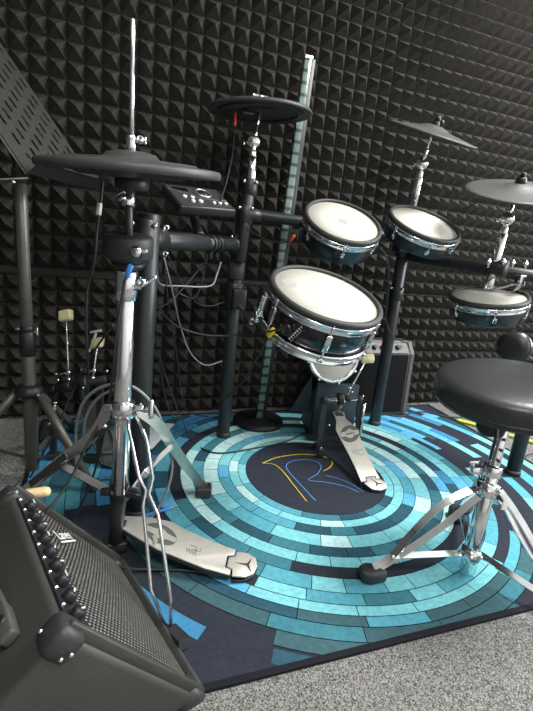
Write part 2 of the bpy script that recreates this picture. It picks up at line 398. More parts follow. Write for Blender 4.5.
# letter R strokes
ym = MB(); bm_ = MB()
def stroke(mb, pts, r): mb.tube([(RC.x+x, RC.y+y, .0066) for x, y in pts], (r, .0008), sub=8, flat=(0, 0, 1)) if False else ribbon(mb, pts, r)
def ribbon(mb, pts, r):
    P = [V((x, y, 0)) for x, y in pts]; o = []
    for i in range(len(P)-1):
        p0 = P[max(i-1, 0)]; p1 = P[i]; p2 = P[i+1]; p3 = P[min(i+2, len(P)-1)]
        for k in range(8):
            t = k/8; o.append(.5*((2*p1)+(p2-p0)*t+(2*p0-5*p1+4*p2-p3)*t*t+(3*p1-p0-3*p2+p3)*t**3))
    o.append(P[-1]); L = []
    for i, p in enumerate(o):
        d = (o[min(i+1, len(o)-1)]-o[max(i-1, 0)]).normalized(); nn = V((-d.y, d.x, 0))*r
        L.append((mb.bm.verts.new((RC.x+p.x+nn.x, RC.y+p.y+nn.y, .0068)), mb.bm.verts.new((RC.x+p.x-nn.x, RC.y+p.y-nn.y, .0068))))
    for a, b in zip(L, L[1:]): mb.bm.faces.new([a[0], a[1], b[1], b[0]])
ribbon(ym, [(-.169, .103), (-.099, .137), (-.011, .149), (.057, .136), (.105, .105), (.106, .066), (.077, .031), (.04, .01)], .0022)
ribbon(ym, [(-.169, .103), (-.129, .088), (-.114, .037), (-.11, -.06), (-.106, -.163)], .0014)
ribbon(bm_, [(-.075, -.166), (-.084, -.074), (-.093, .034), (-.083, .074), (-.056, .098), (-.005, .106), (.041, .088), (.048, .047), (.009, -.004), (-.043, -.04), (.009, -.063), (.068, -.101), (.101, -.145)], .0014)
ribbon(bm_, [(.035, -.022), (.072, -.05), (.103, -.098), (.118, -.147)], .0014)
rug.part('yellow_letter_outline', ym, fabric('rug_yellow', (214, 196, 46)), label='yellow outline strokes of the letter R')
rug.part('blue_letter_outline', bm_, fabric('rug_lettering_blue', (92, 152, 220)), label='blue outline strokes of the letter R')
RT = .0085
# ------------------------------------------------------------------ drums
def basis(n):
    n = V(n).normalized(); a = n.orthogonal().normalized(); return n, a, n.cross(a)
def angpx(c, n, R, px):
    n, a, b = basis(n); best = None
    for k in range(360):
        t = math.radians(k); q = pr(V(c)+(a*math.cos(t)+b*math.sin(t))*R); d = math.hypot(q[0]-px[0], q[1]-px[1])
        if best is None or d < best[0]: best = (d, t)
    return best[1]
def drum(name, label, c, n, R, depth, shell, lugpx, nl=6, hoop2=False, spot=True, lugs=True, group=None):
    c = V(c); n, a, b = basis(n)
    T = Thing(name, label, 'drum pad', c-n*depth, group)
    s = MB().lathe(c, n, [(0, -depth), (R*.90, -depth), (R*.93, -depth+.004), (R*.935, -.02), (R*.9, -.012), (0, -.012)], 72)
    T.part('shell', s, shell)
    rb = MB().lathe(c, n, [(R*.905, -.015), (R*.902, -.002), (R*.915, .001), (R*.96, .002), (R*.99, -.001), (R, -.007), (R*.998, -.0145), (R*.95, -.0155)], 72, close=True)
    T.part('rubber_rim', rb, 'rubber')
    hp = MB().lathe(c, n, [(R*.945, -.0155), (R*1.0, -.016), (R*1.006, -.019), (R*.985, -.022), (R*.982, -.032), (R*.995, -.035), (R*.985, -.038), (R*.94, -.037)], 72, close=True)
    T.part('hoop', hp, 'chrome')
    hd = MB().lathe(c, n, [(R*.91, -.010), (R*.905, -.0075), (R*.5, -.0065), (0, -.006)], 72)
    h = T.part('mesh_head', hd, 'head')
    if spot:
        ws = c if spot is True else onp(spot[0], spot[1], c, n)
        T.part('worn_spot', MB().lathe(ws, n, [(0, -.0055), (R*.10, -.0058), (R*.14, -.0064)], 40), 'headspot', h, 'faint grey worn mark')
    if hoop2:
        z = -depth
        hp = MB().lathe(c, n, [(R*.925, z+.018), (R*.985, z+.016), (R*.99, z+.012), (R*.955, z+.008), (R*.955, z-.004), (R*1.0, z-.006), (R*.99, z-.010), (R*.925, z-.009)], 72, close=True)
        T.part('bottom_hoop', hp, 'chrome')
    t0 = angpx(c-n*.035, n, R, lugpx)
    for k in range(nl):
        t = t0+2*PI*k/nl; d = a*math.cos(t)+b*math.sin(t); tg = n.cross(d)
        p = c+d*(R*.985)
        m = MB()
        if hoop2:
            m.cyl(p-n*.012, p-n*.055, .0032, seg=10).cyl(p+n*.0-n*.016, p-n*.026, .006, seg=8)
            m.box(p-d*.002-n*.068, tg*.008, d*.007, n*.026, 0, .003)
            m.cyl(p-n*.09, p-n*(depth+.004), .0032, seg=10).box(p-n*(depth-.002), tg*.007, d*.005, n*.005, 0, .0015)
        else:
            m.cyl(p+n*-.012, p-n*.056, .003, seg=10).box(p-n*.027, tg*.005, d*.005, n*.006, 0, .001).box(p-d*.008-n*.058, tg*.007, d*.008, n*.008, 0, .002)
        T.part('tension_lug', m, 'chrome')
    return T, n, a, b
TOM1, N1 = V((.771, 1.435, .909)), V((-.034, -.533, .846))
TOM2, N2 = V((1.114, 1.446, .937)), V((.004, -.466, .885))
TOM3, N3 = V((1.348, 1.306, .698)), V((-.18, -.088, .98))
SN, NS = V((.595, 1.148, .69)), V((.069, -.366, .928))
drum('tom_pad', 'round white tom pad, left one of the upper pair, above the snare pad', TOM1, N1, .14, .095, 'satin', (345, 247))
drum('tom_pad', 'round white-headed tom pad tilted above the tall right rack post, no mark on its head', TOM2, N2, .14, .082, 'satin', (432, 241), spot=False)
drum('tom_pad', 'almost level white-headed floor tom pad at far right above the drum stool', TOM3, N3, .14, .085, 'satin', (496, 308), spot=False)
T, n, a, bb = drum('snare_pad', 'large glossy black snare pad with white head and chrome hoops above the kick pad', SN, NS, .17, .125, 'gloss', (337, 312), nl=6, hoop2=True, spot=(290, 281))
# snare badge marks: small slanted row on the shell, strainer, jack
t = angpx(SN-n*.075, n, .165, (299, 325)); tt = t
def shellp(t, z, r=.1605): return SN+(a*math.cos(t)+bb*math.sin(t))*r-n*z
nm = MB()
sgn = 1 if pr(shellp(t+.1, .07))[0] > pr(shellp(t, .07))[0] else -1
for k in range(7):
    q = t+sgn*(.02*k-.06); p = shellp(q, .098-.008*k); d = (a*math.cos(q)+bb*math.sin(q)); tg = n.cross(d)
    nm.box(p+d*.0002, (tg*.6+n*.8)*.0016, (tg*.8-n*.6)*.0028, d*.0004)
nm.tube([shellp(t+sgn*(.02*k-.03), .106-.008*k, .1608) for k in range(7)], .0005, seg=4, sub=1)
T.part('maker_lettering', nm, 'white', label='tiny white slanted lettering row')
q = angpx(SN-n*.08, n, .165, (289, 326)); d = a*math.cos(q)+bb*math.sin(q); p = shellp(q, .08)
T.part('jack_socket', MB().cyl(p-d*.004, p+d*.006, .016, seg=20).cyl(p+d*.004, p+d*.028, .006, seg=12), 'plastic')
q = angpx(SN-n*.06, n, .17, (264, 303)); d = a*math.cos(q)+bb*math.sin(q); p = shellp(q, .06); tg = n.cross(d)
st = MB().box(p+d*.012-n*.012, tg*.009, d*.009, n*.034, 0, .003).cyl(p+d*.02+n*.02, p+d*.02-n*.055, .005, seg=10)
st.box(p+d*.028-n*.03, tg*.016, d*.004, n*.005, 0, .002).box(p+d*.02-n*.055, tg*.014, d*.007, n*.006, 0, .002).cyl(p+d*.018+n*.03-tg*.02, p+d*.018+n*.03+tg*.02, .004, seg=8)
T.part('strainer', st, 'chrome')
# ------------------------------------------------------------------ rack
BK = V((.09, 1.197, 0)); P2 = V((.471, 1.678, 0)); RP = V((1.232, 1.713, 0)); R2 = V((1.544, 1.185, 0))
rack = Thing('drum_rack', 'black tubular drum rack with four round floor posts joined by horizontal bars', 'drum rack', (.6, 1.5, RT))
LB = MB; R_ = .0262
A0 = zat(BK, 243); A1 = zat(P2, 244); zA = (A0.z+A1.z)/2
pz = lambda P, z: V((P.x, P.y, z))
def post(P, top, r, lab=None):
    rack.part('post', MB().cyl(pz(P, RT+.004), top, r, seg=28), 'tube', label=lab)
    rack.part('rubber_foot', MB().lathe(pz(P, RT-.001), (0, 0, 1), [(0, 0), (r*1.12, 0), (r*1.12, .012), (r*1.0, .02), (0, .02)], 28), 'rubber')
BKT = zat(BK, 213)+V((.012, 0, 0))
post(BK, BKT, .0285, 'thickest looking post, nearest the hi-hat')
P2T = at(249, 183, 1.63)
post(P2, at(239, 238, 1.685)+V((0, 0, 0)), R_)
RPT = zat(RP, 246); post(RP, zat(RP, 228), R_)
post(R2, pz(R2, .80), R_)
# bars
Aa = V((BK.x, BK.y, zA+.003)); Ab = pz(P2, zA); ad = (Ab-Aa).normalized()
rack.part('bar', MB().cyl(Aa+ad*.03, Aa+(Ab-Aa)*.56, .0255, seg=28), 'tube', label='left bar, lighter front half')
rack.part('bar', MB().cyl(Aa+(Ab-Aa)*.55, Ab, .0225, seg=28), 'tube')
zB = .905; Ba = pz(P2, zB)+V((.012, 0, 0)); Bb = pz(RP, .885)
rack.part('bar', MB().cyl(Ba, Bb, .021, seg=24), 'tube')
Ca = pz(RP, .81); Cb = pz(R2, .775); cdv = (Cb-Ca).normalized()
rack.part('bar', MB().cyl(Ca, Cb, .0235, seg=24), 'tube')
rack.part('post', MB().cyl(at(240, 262, 1.665), at(250.5, 183, 1.63), .021, seg=24), 'tube', label='short upper post carrying the cymbal arm')
def clampT(c, up, side, r=.034, l=.045, s2=.05, wing=True):
    m = MB().cyl(c-up*l, c+up*l, r, seg=24)
    if side is not None: m.cyl(c, c+side*s2, r*.92, seg=24)
    o = rack.part('clamp', m, 'plastic')
    view = (O-c).normalized(); e = up.cross(view).normalized()
    for sg in (-1, 1):
        p = c+view*r*.55+e*sg*r*.8+up*l*.7; rack.part('wing_bolt', MB().cyl(p-view*.006, p+view*.012, .0055, seg=8), 'chrome', o)
Z = V((0, 0, 1))
clampT(pz(BK, zA+.004), Z, ad, .034, .05, .085)
clampT(pz(P2, zA), Z, -ad, .031, .04, .06)
clampT(at(245.5, 215, 1.648), Z, (Bb-Ba).normalized(), .029, .035, .055)
clampT(at(250, 188, 1.635), Z, None, .0275, .03)
clampT(pz(RP, .64), Z, None, .031, .03)
clampT(pz(RP, .845), Z, cdv, .032, .045, .06)
# strap clips on bar A
mc = MB()
for f in (.62, .70):
    c = Aa+(Ab-Aa)*f
    mc.lathe(c-ad*.012, ad, [(.023, 0), (.0275, 0), (.0275, .022), (.023, .022)], 24, close=True); mc.box(c-Z*.036+ad*0, ad*.009, ad.cross(Z)*.008, Z*.012, 0, .002)
rack.part('cable_clip', mc, 'plastic')
# hook loops near T
for sg in (1, -1):
    c = Aa+ad*.105+Z*.034*sg; view = (O-c).normalized(); e = Z.cross(view).normalized()
    rack.part('wing_bolt', MB().lathe(c, view, [(.003, -.002), (.008, -.002), (.008, .002), (.003, .002)], 16, close=True), 'chrome')
# memory clamp block and snare arm on middle post
cb = pz(P2, .60)
rack.part('clamp', MB().cyl(cb-Z*.05, cb+Z*.05, .036, seg=20).box(cb+V((.01, -.03, -.01)), (.028, 0, 0), (0, .02, 0), (0, 0, .04), 0, .008), 'plastic')
rack.part('clamp', MB().cyl(pz(P2, .69)-Z*.03, pz(P2, .69)+Z*.035, .034, seg=20), 'plastic2')
rack.part('snare_arm', MB().tube([cb+V((.01, -.03, -.03)), at(252, 321, 1.62), at(262, 322, 1.42), SN-NS*.12+V((-.09, .03, 0))], .008, seg=12, sub=6).ball(at(252, 321, 1.62), .016), 'chrome')
# arms carrying the toms
rack.part('tom_arm', MB().tube([pz(P2, .9)+(Bb-Ba).normalized()*.24, TOM1-N1*.10], .012, seg=12), 'blackmetal')
rack.part('tom_arm', MB().tube([pz(RP, .87), TOM2-N2*.075+V((.0, .05, 0)), TOM2-N2*.075], .016, seg=12), 'plastic')
rack.part('clamp', MB().box(at(402, 244, 1.92), (.03, 0, 0), (0, .03, 0), (0, 0, .035), 0, .008), 'plastic')
f3 = Ca+(Cb-Ca)*.62
rack.part('tom_arm', MB().tube([f3-Z*.03, f3-Z*.08+V((-.02, .0, 0)), at(520, 284, 1.70), TOM3-N3*.06+V((.08, .06, 0))], .008, seg=12, sub=6).box(at(520, 280, 1.66), (.015, 0, 0), (0, .015, 0), (0, 0, .02), 0, .004), 'chrome')
for px in ((489, 262), (504, 262), (513, 263), (526, 264)):
    p = onp(px[0], px[1], Ca-V((0, .03, 0)), V((-.8, -.6, 0)).normalized())
    p = at(px[0], px[1], 1.60)
    rack.part('wing_bolt', MB().ball(p, .009, (1, .8, 1.1)).cyl(p-Z*.02, p+Z*.012, .004, seg=8), 'chrome')
rack.part('clamp', MB().lathe(at(498, 268, 1.64)-cdv*.03, cdv, [(0, 0), (.032, 0), (.034, .006), (.034, .054), (.032, .06), (0, .06)], 24), 'plastic')
# ------------------------------------------------------------------ cymbals and arms
def cymbal(name, label, c, n, R, px=None, edge=.006, matn='cymbal', bell=.3, bh=.018, bow=.03, under=True):
    c = V(c); n = V(n).normalized(); T = Thing(name, label, 'cymbal pad', c)
    prof = [(0, bow+bh), (R*bell*.5, bow+bh*.85), (R*bell*.9, bow+bh*.3), (R*bell*1.15, bow*.86), (R*.6, bow*.55), (R*.9, bow*.18), (R*.985, .003), (R, -edge*.4), (R*.985, -edge), (R*.9, -edge*.6+bow*.05), (R*.5, bow*.2), (0, bow*.4)]
    T.part('playing_surface', MB().lathe(c, n, prof, 96), matn)
    if under: T.part('underside_plate', MB().lathe(c, n, [(0, -edge*1.2), (R*.62, -edge*1.1), (R*.66, -edge*.5), (R*.80, -edge*.3), (R*.82, .0)], 72), 'cymbal2')
    return T, n
# hi-hat pad
HH = V((.050, 1.015, .934)); HB = V((.028, 1.045, 0))
hn = V((-.045, -.085, 1)).normalized()
T = Thing('hi_hat_pad', 'wide dark rubber hi-hat pad on the chrome stand, nearest and leftmost cymbal', 'cymbal pad', HH)
R = .181
T.part('playing_surface', MB().lathe(HH, hn, [(0, .030), (.03, .029), (.048, .025), (.056, .016), (.10, .013), (R-.05, .011), (R-.048, .008), (R-.012, .005), (R-.003, .003), (R, -.002), (R-.001, -.010), (R-.005, -.013), (R-.02, -.012), (0, -.010)], 110), 'cymbal')
T.part('underside_plate', MB().lathe(HH, hn, [(0, -.022), (.10, -.02), (.12, -.012), (R-.022, -.009), (R-.02, -.005)], 80), 'cymbal2')
T.part('sensor_box', MB().cyl(HH-hn*.045, HH-hn*.018, .034, seg=28).box(HH+V((-.05, -.03, -.022)), (.012, 0, 0), (0, .010, 0), (0, 0, .013), 0, .003), 'plastic')
# crash 1 seen from below
C1 = at(260, 111.5, 1.60); n1 = V((-.06, -.02, 1)).normalized(); R = .188
T = Thing('cymbal_pad', 'dark round cymbal pad seen from below above the centre-left, with chrome wing nut', 'cymbal pad', C1)
T.part('playing_surface', MB().lathe(C1, n1, [(0, .022), (.05, .018), (.12, .012), (R-.006, .006), (R, -.002), (R-.004, -.007), (R-.02, -.006), (R-.03, .0), (R*.6, -.002), (R*.3, .002), (0, .002)], 96), 'cymbal')
T.part('underside_plate', MB().lathe(C1, n1, [(0, -.006), (R*.35, -.006), (R*.37, -.002), (R*.38, -.002)], 60).lathe(C1, n1, [(R*.7, -.005), (R*.72, -.008), (R*.80, -.008), (R*.82, -.004)], 72), 'cymbal2')
p = at(247, 109.5, 1.60); T.part('sensor_box', MB().box(p+V((0, 0, -.012)), (.022, 0, 0), (0, .018, 0), (0, 0, .007), 0, .003), 'plastic2')
p = C1+n1*.022; T.part('wing_nut', MB().cyl(p, p+n1*.03, .010, seg=16).box(p+n1*.022+V((-.018, 0, 0)), (.012, 0, 0), (0, .005, 0), n1*.009, 0, .003).box(p+n1*.022+V((.016, 0, 0)), (.011, 0, 0), (0, .005, 0), n1*.009, 0, .003), 'chrome')
# crash 2 and ride
C2 = at(433.5, 130.5, 1.72); n2 = V((.07, -.345, 1)).normalized()
T, _ = cymbal('cymbal_pad', 'dark cymbal pad tilted down to the right, highest one at upper right', C2-n2*.012, n2, .178, bow=.02, bh=.012, edge=.005)
p = C2+n2*.012; T.part('wing_nut', MB().cyl(p, p+n2*.022, .016, .012, seg=16).ball(p+n2*.028, .012).ball(p+n2*.02+V((.022, 0, 0)), .009), 'plastic')
C3 = at(519, 189, 1.55); n3 = V((-.20, -.30, 1)).normalized()
T, _ = cymbal('cymbal_pad', 'broad dark cymbal pad cut by the right edge of the photo', C3-n3*.008, n3, .176, bow=.018, bh=.012, edge=.006)
p = C3+n3*.018; T.part('wing_nut', MB().cyl(p, p+n3*.022, .020, .015, seg=18).cyl(p+n3*.022, p+n3*.036, .009, seg=12), 'plastic')
def arm(label, base, tilt, top, r0=.0155):
    base, tilt, top = V(base), V(tilt), V(top); d = (tilt-base).normalized()
    P_ = rack.part('cymbal_arm', MB().cyl(base, tilt-d*.05, r0, seg=24), 'chrome', label=label)
    rack.part('collar', MB().cyl(tilt-d*.06, tilt-d*.028, r0*.8, seg=18), 'steel', P_)
    view = (O-tilt).normalized()
    rack.part('tilter', MB().cyl(tilt-view*.012, tilt+view*.012, .023, seg=22).cyl(tilt+view*.012, tilt+view*.017, .012, seg=16).cyl(tilt-d*.035, tilt, .010, seg=12), 'chrome', P_)
    e = (top-tilt).normalized(); rack.part('rod', MB().cyl(tilt, tilt+e*.06, .009, .007, seg=12).cyl(tilt+e*.05, top, .0045, seg=10), 'chrome', P_)
    rack.part('wing_bolt', MB().cyl(tilt-RR*.032, tilt-RR*.01, .004, seg=8).box(tilt-RR*.034, RR*.004, UU*.012, FW*.004, 0, .002), 'chrome', P_)
arm('chrome cymbal arm rising from the rack post beside the drum module', at(251, 186, 1.632), at(253.5, 142, 1.61), C1-n1*.004)
arm('chrome cymbal arm behind the tom pad at the tall right post', at(411, 215, 1.90), at(422, 164, 1.80), C2-n2*.006)
arm('chrome cymbal arm at far right standing on the rack bar', at(489, 286, 1.66), at(507, 219, 1.585), C3-n3*.004)
# ------------------------------------------------------------------ hi-hat stand
def strip(pts, w, t=.0028, sub=6, lean=1.1):
    """a flat metal strip following pts; its broad side tipped up and to the camera so ceiling reflections brighten it"""
    m = MB(); d = (V(pts[-1])-V(pts[0])).normalized(); return m.tube(pts, (w, t), sub=sub, flat=d.cross(Z*lean-FW))
st = Thing('hi_hat_stand', 'chrome hi-hat stand with three braced legs and a silver footboard', 'hi-hat stand', (HB.x, HB.y, RT))
def hz(y, dx=0): return zat(HB, y)
ztop = hz(268)
u_top = at(127, 270, .950); u_mid = at(120, 492, 1.07)
st.part('lower_tube', MB().cyl(V((HB.x, HB.y, RT+.012)), u_mid, .0165, seg=24), 'blackmetal')
st.part('upper_tube', MB().cyl(u_mid, u_top, .0195, seg=32), 'chrome')
ax_ = (u_top-u_mid).normalized()
st.part('height_clamp', MB().cyl(u_top-ax_*.065, u_top, .0235, seg=24).box(u_top-ax_*.028+RR*.02, RR*.014, UU*.014, FW*.012, 0, .004), 'chrome')
p = u_top-ax_*.028+RR*.032
st.part('wing_nut', MB().cyl(p-RR*.01, p+RR*.008, .008, seg=12).box(p+RR*.018+UU*.006, RR*.014+UU*.008, UU*.005, FW*.003, 0, .002).lathe(p-FW*.012, FW, [(.004, 0), (.011, 0), (.011, .005), (.004, .005)], 16, close=True), 'chrome')
ctrl_t = at(129, 235, .925); ctrl_b = at(128.5, 262, .945)
ctl = Thing('hi_hat_controller', 'black round hi-hat controller body clamped on top of the chrome stand', 'controller', ctrl_b)
ca = (ctrl_t-ctrl_b).normalized(); cl = (ctrl_t-ctrl_b).length
ctl.part('body', MB().lathe(ctrl_b, ca, [(0, 0), (.030, 0), (.044, .008), (.050, .014), (.050, cl-.008), (.047, cl), (0, cl)], 48), 'plastic2')
ctl.part('lower_ring', MB().lathe(ctrl_b-ca*.012, ca, [(0, 0), (.03, 0), (.036, .012), (0, .012)], 36), 'plastic')
p = at(137, 252, .885)
ctl.part('thumb_screw', MB().cyl(p+FW*.02, p-FW*.004, .009, seg=16).cyl(p, p-FW*.01, .012, .010, seg=16).box(p-FW*.004+RR*.012, RR*.010, UU*.004, FW*.003, 0, .001), 'chrome')
st.part('pull_rod', MB().cyl(ctrl_t-ca*.01, at(128.5, 190, .915), .0085, seg=16), 'blackmetal')
st.part('clutch', MB().cyl(at(128.7, 207, .913), at(129, 191, .912), .0125, seg=20).cyl(at(119, 199, .905), at(127, 200, .905), .0045, seg=10).ball(at(123, 198, .90), .0065).box(at(121, 193, .90), RR*.008+UU*.004, UU*.002, FW*.002, 0, .001), 'chrome')
hb = HH+hn*.022; rodt = at(132.8, 19, .82)
st.part('top_rod', MB().cyl(hb-hn*.005, rodt, .0047, seg=14), 'chrome')
st.part('clutch', MB().cyl(hb+hn*.0, hb+hn*.036, .0098, seg=20).cyl(hb+hn*.026-RR*.002, hb+hn*.026+RR*.026, .0035, seg=10).box(hb+hn*.026+RR*.028, RR*.003, UU*.007, FW*.003, 0, .0015).lathe(hb+hn*.028+RR*.018, FW, [(.003, -.002), (.0085, -.002), (.0085, .002), (.003, .002)], 14, close=True), 'chrome')
# collars
uc = at(123.5, 408, 1.02)
st.part('leg_collar', MB().cyl(uc-ax_*.022, uc+ax_*.018, .0255, seg=24).box(uc+RR*.03, RR*.018, UU*.008, FW*.012, 0, .003).box(uc-RR*.028+UU*.002, RR*.016, UU*.008, FW*.010, 0, .003), 'chrome')
st.part('leg_collar', MB().cyl(uc-ax_*.004, uc+ax_*.012, .0215, seg=20).box(at(151, 409, 1.0), RR*.006, UU*.022, FW*.006, 0, .003).cyl(uc+RR*.02, at(151, 413, 1.0), .004, seg=8), 'chrome')
lc = at(120, 491, 1.075)
st.part('leg_collar', MB().cyl(lc-ax_*.022, lc+ax_*.018, .0235, seg=24).box(lc+RR*.032-UU*.002, RR*.016, UU*.011, FW*.012, 0, .003).box(lc-RR*.03, RR*.014, UU*.009, FW*.012, 0, .003).ball(lc-FW*.024-RR*.012+UU*.002, .007), 'plastic', label='black lower collar')
# leg right
fR = V((.301, 1.254, RT)); footR = fR+Z*.03
l = st.part('leg', strip([uc+RR*.03, at(158, 424, 1.10), at(172, 445, 1.19), at(188, 468, 1.31), footR], .0140, .0035, 5, .35), 'steel')
st.part('rubber_foot', MB().prism([fR+V((-.03, -.02, 0)), fR+V((.02, -.028, 0)), fR+V((.03, .015, 0)), fR+V((-.015, .03, 0))], (0.0, 0, .034), 0, .007), 'rubber', l)
st.part('stretcher', strip([lc+RR*.03, at(150, 468, 1.10), at(172, 446, 1.17)], .0065, .003), 'chrome')
# leg left (flat slotted)
fL = V((-.285, 1.07, RT)); pL = [uc-RR*.035, at(92, 436, 1.035), at(58, 463, 1.055), at(20, 497, 1.085), fL+Z*.03]
l = st.part('leg', strip(pL, .0125, .003, 4, .3), 'steel')
sm = MB()
for q0, q1 in (((112, 422), (70, 452)), ((66, 455), (30, 484))):
    sm.merge(strip([at(q0[0], q0[1]+.5, 1.018), at(q1[0], q1[1]+.5, 1.05)], .0075, .0015, 1, .3).bm)
st.part('slot_inlay', sm, 'blackmetal', l, 'black slot down the middle of the leg')
st.part('rubber_foot', MB().cyl(fL+V((.0, 0, 0)), fL+Z*.035, .02, .016, seg=16), 'rubber', l)
for q in ((60, 463, 1.04), (105, 426, 1.0)): st.part('rivet', MB().ball(at(*q), .0055), 'chrome', l)
st.part('stretcher', strip([lc-RR*.03+UU*.002, at(58, 463, 1.055)], .0085, .003), 'blackmetal')
# front double rod leg
fF = V((.150, .735, RT))
dA = lambda t: .985+(-.055)*t
pa = [uc+RR*.006, at(129, 430, .99), at(139, 478, .985), at(146, 490, .98), at(143, 506, .98), at(151, 590, .95), at(168, 632, .955)]
pb = [uc+RR*.02, at(146, 437, .985), at(153, 478, .978), at(149, 494, .976), at(158, 515, .97), at(171, 600, .945), at(171, 632, .952)]
l = st.part('leg', MB().tube(pa, .0038, seg=10, sub=1).tube(pb, .0038, seg=10, sub=1), 'chrome', label='leg of two thin bent chrome rods')
f0 = at(170, 630, .955)
fd = (fF-f0); 
st.part('rubber_foot', MB().tube([f0, fF+V((0.005, -.02, .012))], (.013, .010), flat=(1, 0, 0)), 'plastic2', l)
st.part('stretcher', MB().tube([lc+RR*.02-FW*.02, at(148, 500, .98)], (.005, .002), flat=UU), 'blackmetal')
# pedal boards --------------------------------------------------------------
def pedal(T, out, heel, Ph, Pt, thick=.005, badge=None, mark=None, slot=None, scrib=None, mt='board'):
    Ph, Pt = V(Ph), V(Pt); u = (Pt-Ph).normalized(); w_ = Z.cross(u).normalized(); n = u.cross(w_)
    if n.z < 0: n = -n
    q = lambda x, y, l=0: onp(x, y, Ph, n)+n*l
    fb = T.part('footboard', MB().prism([q(*p) for p in out], -n*thick, 0, .0012), mt)
    T.part('side_skirt', MB().prism([q(*p)-n*(thick+.001) for p in out], -n*.008, 0), 'darkmark')
    hb_ = [q(*p) for p in heel]
    hpn = T.part('heel_plate', MB().prism([p+n*0 for p in hb_], -n*thick, 0, .0012), mt)
    hl = min(p.z for p in hb_)
    T.part('heel_base', MB().prism([V((p.x, p.y, RT)) for p in hb_], (0, 0, max(.008, hl-RT-.008)), 0, .002), 'plastic')
    if badge:
        c, ex, ey = q(*badge[0]), q(*badge[1])-q(*badge[0]), q(*badge[2])-q(*badge[0])
        ps = [c+ex*math.cos(2*PI*k/36)+ey*math.sin(2*PI*k/36)+n*.0004 for k in range(36)]
        bo = T.part('badge', MB().prism(ps, n*.0006), 'markgrey', fb, 'dark grey oval badge')
        ps = [c+ex*x+ey*y+n*.0011 for x, y in ((-.97, .24), (-.4, .30), (-.2, .52), (.2, .52), (.4, .30), (.97, .24), (.97, -.24), (.4, -.3), (.0, -.62), (-.4, -.3), (-.97, -.24))]
        T.part('badge_shield', MB().prism(ps, n*.0004), mt, bo, 'pale winged shield across the badge')
    if mark:
        c = q(*mark[0]); tips = [q(*m) for m in mark[1:]]; ps = []
        for i in range(3):
            ps.append(tips[i]); ps.append(c+((tips[i]+tips[(i+1) % 3])/2-c)*.28)
        T.part('three_point_mark', MB().prism([p+n*.0004 for p in ps], n*.0005), 'darkmark', hpn, 'dark three pointed mark')
    if slot:
        T.part('slot', MB().prism([q(*p)+n*.0004 for p in slot], n*.0005), 'darkmark', fb)
    if scrib:
        for pts in scrib:
            m = MB(); m.tube([q(*p)+n*.0006 for p in pts], .0006, seg=4, sub=3); T.part('signature', m, 'markgrey', fb, 'thin handwritten signature')
    return q, n, u, w_
out = [(115, 515), (132, 516), (150, 517), (172, 521.5), (183, 528), (212, 541), (231, 548), (236, 549.5), (234, 555), (227.5, 555), (225, 567), (231, 569), (230, 574.5), (205, 568), (181, 558.5), (158, 549), (140, 539), (122, 528)]
heel = [(237, 551.5), (248, 553), (256, 558), (257.5, 566), (254, 573), (246, 576.5), (232, 575.5), (232.5, 568.5), (227, 566), (229, 557), (236, 556)]
PhH, PtH = fl(240, 570, .030), fl(118, 522, .085)
pedal(st, out, heel, PhH, PtH, badge=((160.5, 534), (176.5, 541), (157, 543)), mark=((248, 565), (234.5, 562.5), (252, 558), (251.5, 573)),
      slot=[(119, 519), (127, 520.5), (125, 527), (118, 525)],
      scrib=[[(186, 547), (187, 552), (189, 548), (190, 554), (192, 549), (193, 555), (195, 551), (196, 556)], [(190, 545), (193, 546), (197, 548), (196, 551), (194, 549), (199, 552), (201, 549)]])
st.part('badge_letters', MB().prism([fl(152, 536, .07), fl(156, 535, .07), fl(158, 541, .07), fl(155, 545, .07)], (0, 0, .0006)), 'board')
st.part('base_rod', MB().tube([V((HB.x, HB.y, .022)), fl(120, 567, .016), fl(180, 570, .014), fl(235, 576, .016)], .0035, seg=8, sub=3), 'blackmetal')
st.part('base_bracket', MB().box(V((HB.x, HB.y, RT+.016)), (.03, 0, 0), (0, .02, 0), (0, 0, .014), 0, .004).tube([fl(72, 546, .012), V((HB.x, HB.y, .02))], .004, seg=8), 'blackmetal')
st.part('pull_chain', MB().tube([at(118, 500, 1.10), at(116, 520, 1.16)], (.009, .002), flat=FW), 'blackmetal')
# ------------------------------------------------------------------ kick pad, tower, pedal
KC = at(334, 356, 1.86); KN = V((-.08, -.97, .22)).normalized()
kt = Thing('kick_tower', 'upright dark slate kick pad tower with round white head under the snare', 'kick pad', V((.93, 1.60, RT)))
kt.part('pad_shell', MB().lathe(KC, KN, [(0, -.06), (.10, -.06), (.113, -.05), (.113, -.004), (.1, 0), (0, 0)], 56), 'satin')
kt.part('hoop', MB().lathe(KC, KN, [(.098, .004), (.112, .006), (.115, 0), (.115, -.012), (.11, -.014), (.098, -.004)], 56, close=True), 'chrome')
kt.part('mesh_head', MB().lathe(KC, KN, [(.1, .001), (.09, .003), (0, .004)], 56), 'head')
n, a, b2 = basis(KN)
for k in range(8):
    t = 2*PI*k/8+.2; d = a*math.cos(t)+b2*math.sin(t); kt.part('tension_lug', MB().box(KC+d*.116-KN*.006, d*.005, KN*.012, KN.cross(d)*.005, 0, .002), 'chrome')
t0_, t1_ = fl(311, 438, RT), fl(352, 441, RT)
tx = (t1_-t0_).normalized(); ty = Z.cross(tx).normalized(); W_ = (t1_-t0_).length
c = (t0_+t1_)/2
kt.part('tower_panel', MB().box(c+ty*.025+Z*.125, tx*W_/2, ty*.012, Z*.125, 0, .003), 'tower')
kt.part('side_brace', MB().prism([t0_+ty*.03+Z*.005, t0_+ty*.03+Z*.22, t0_+ty*.20-tx*.02+Z*.005], tx*-.005), 'tower')
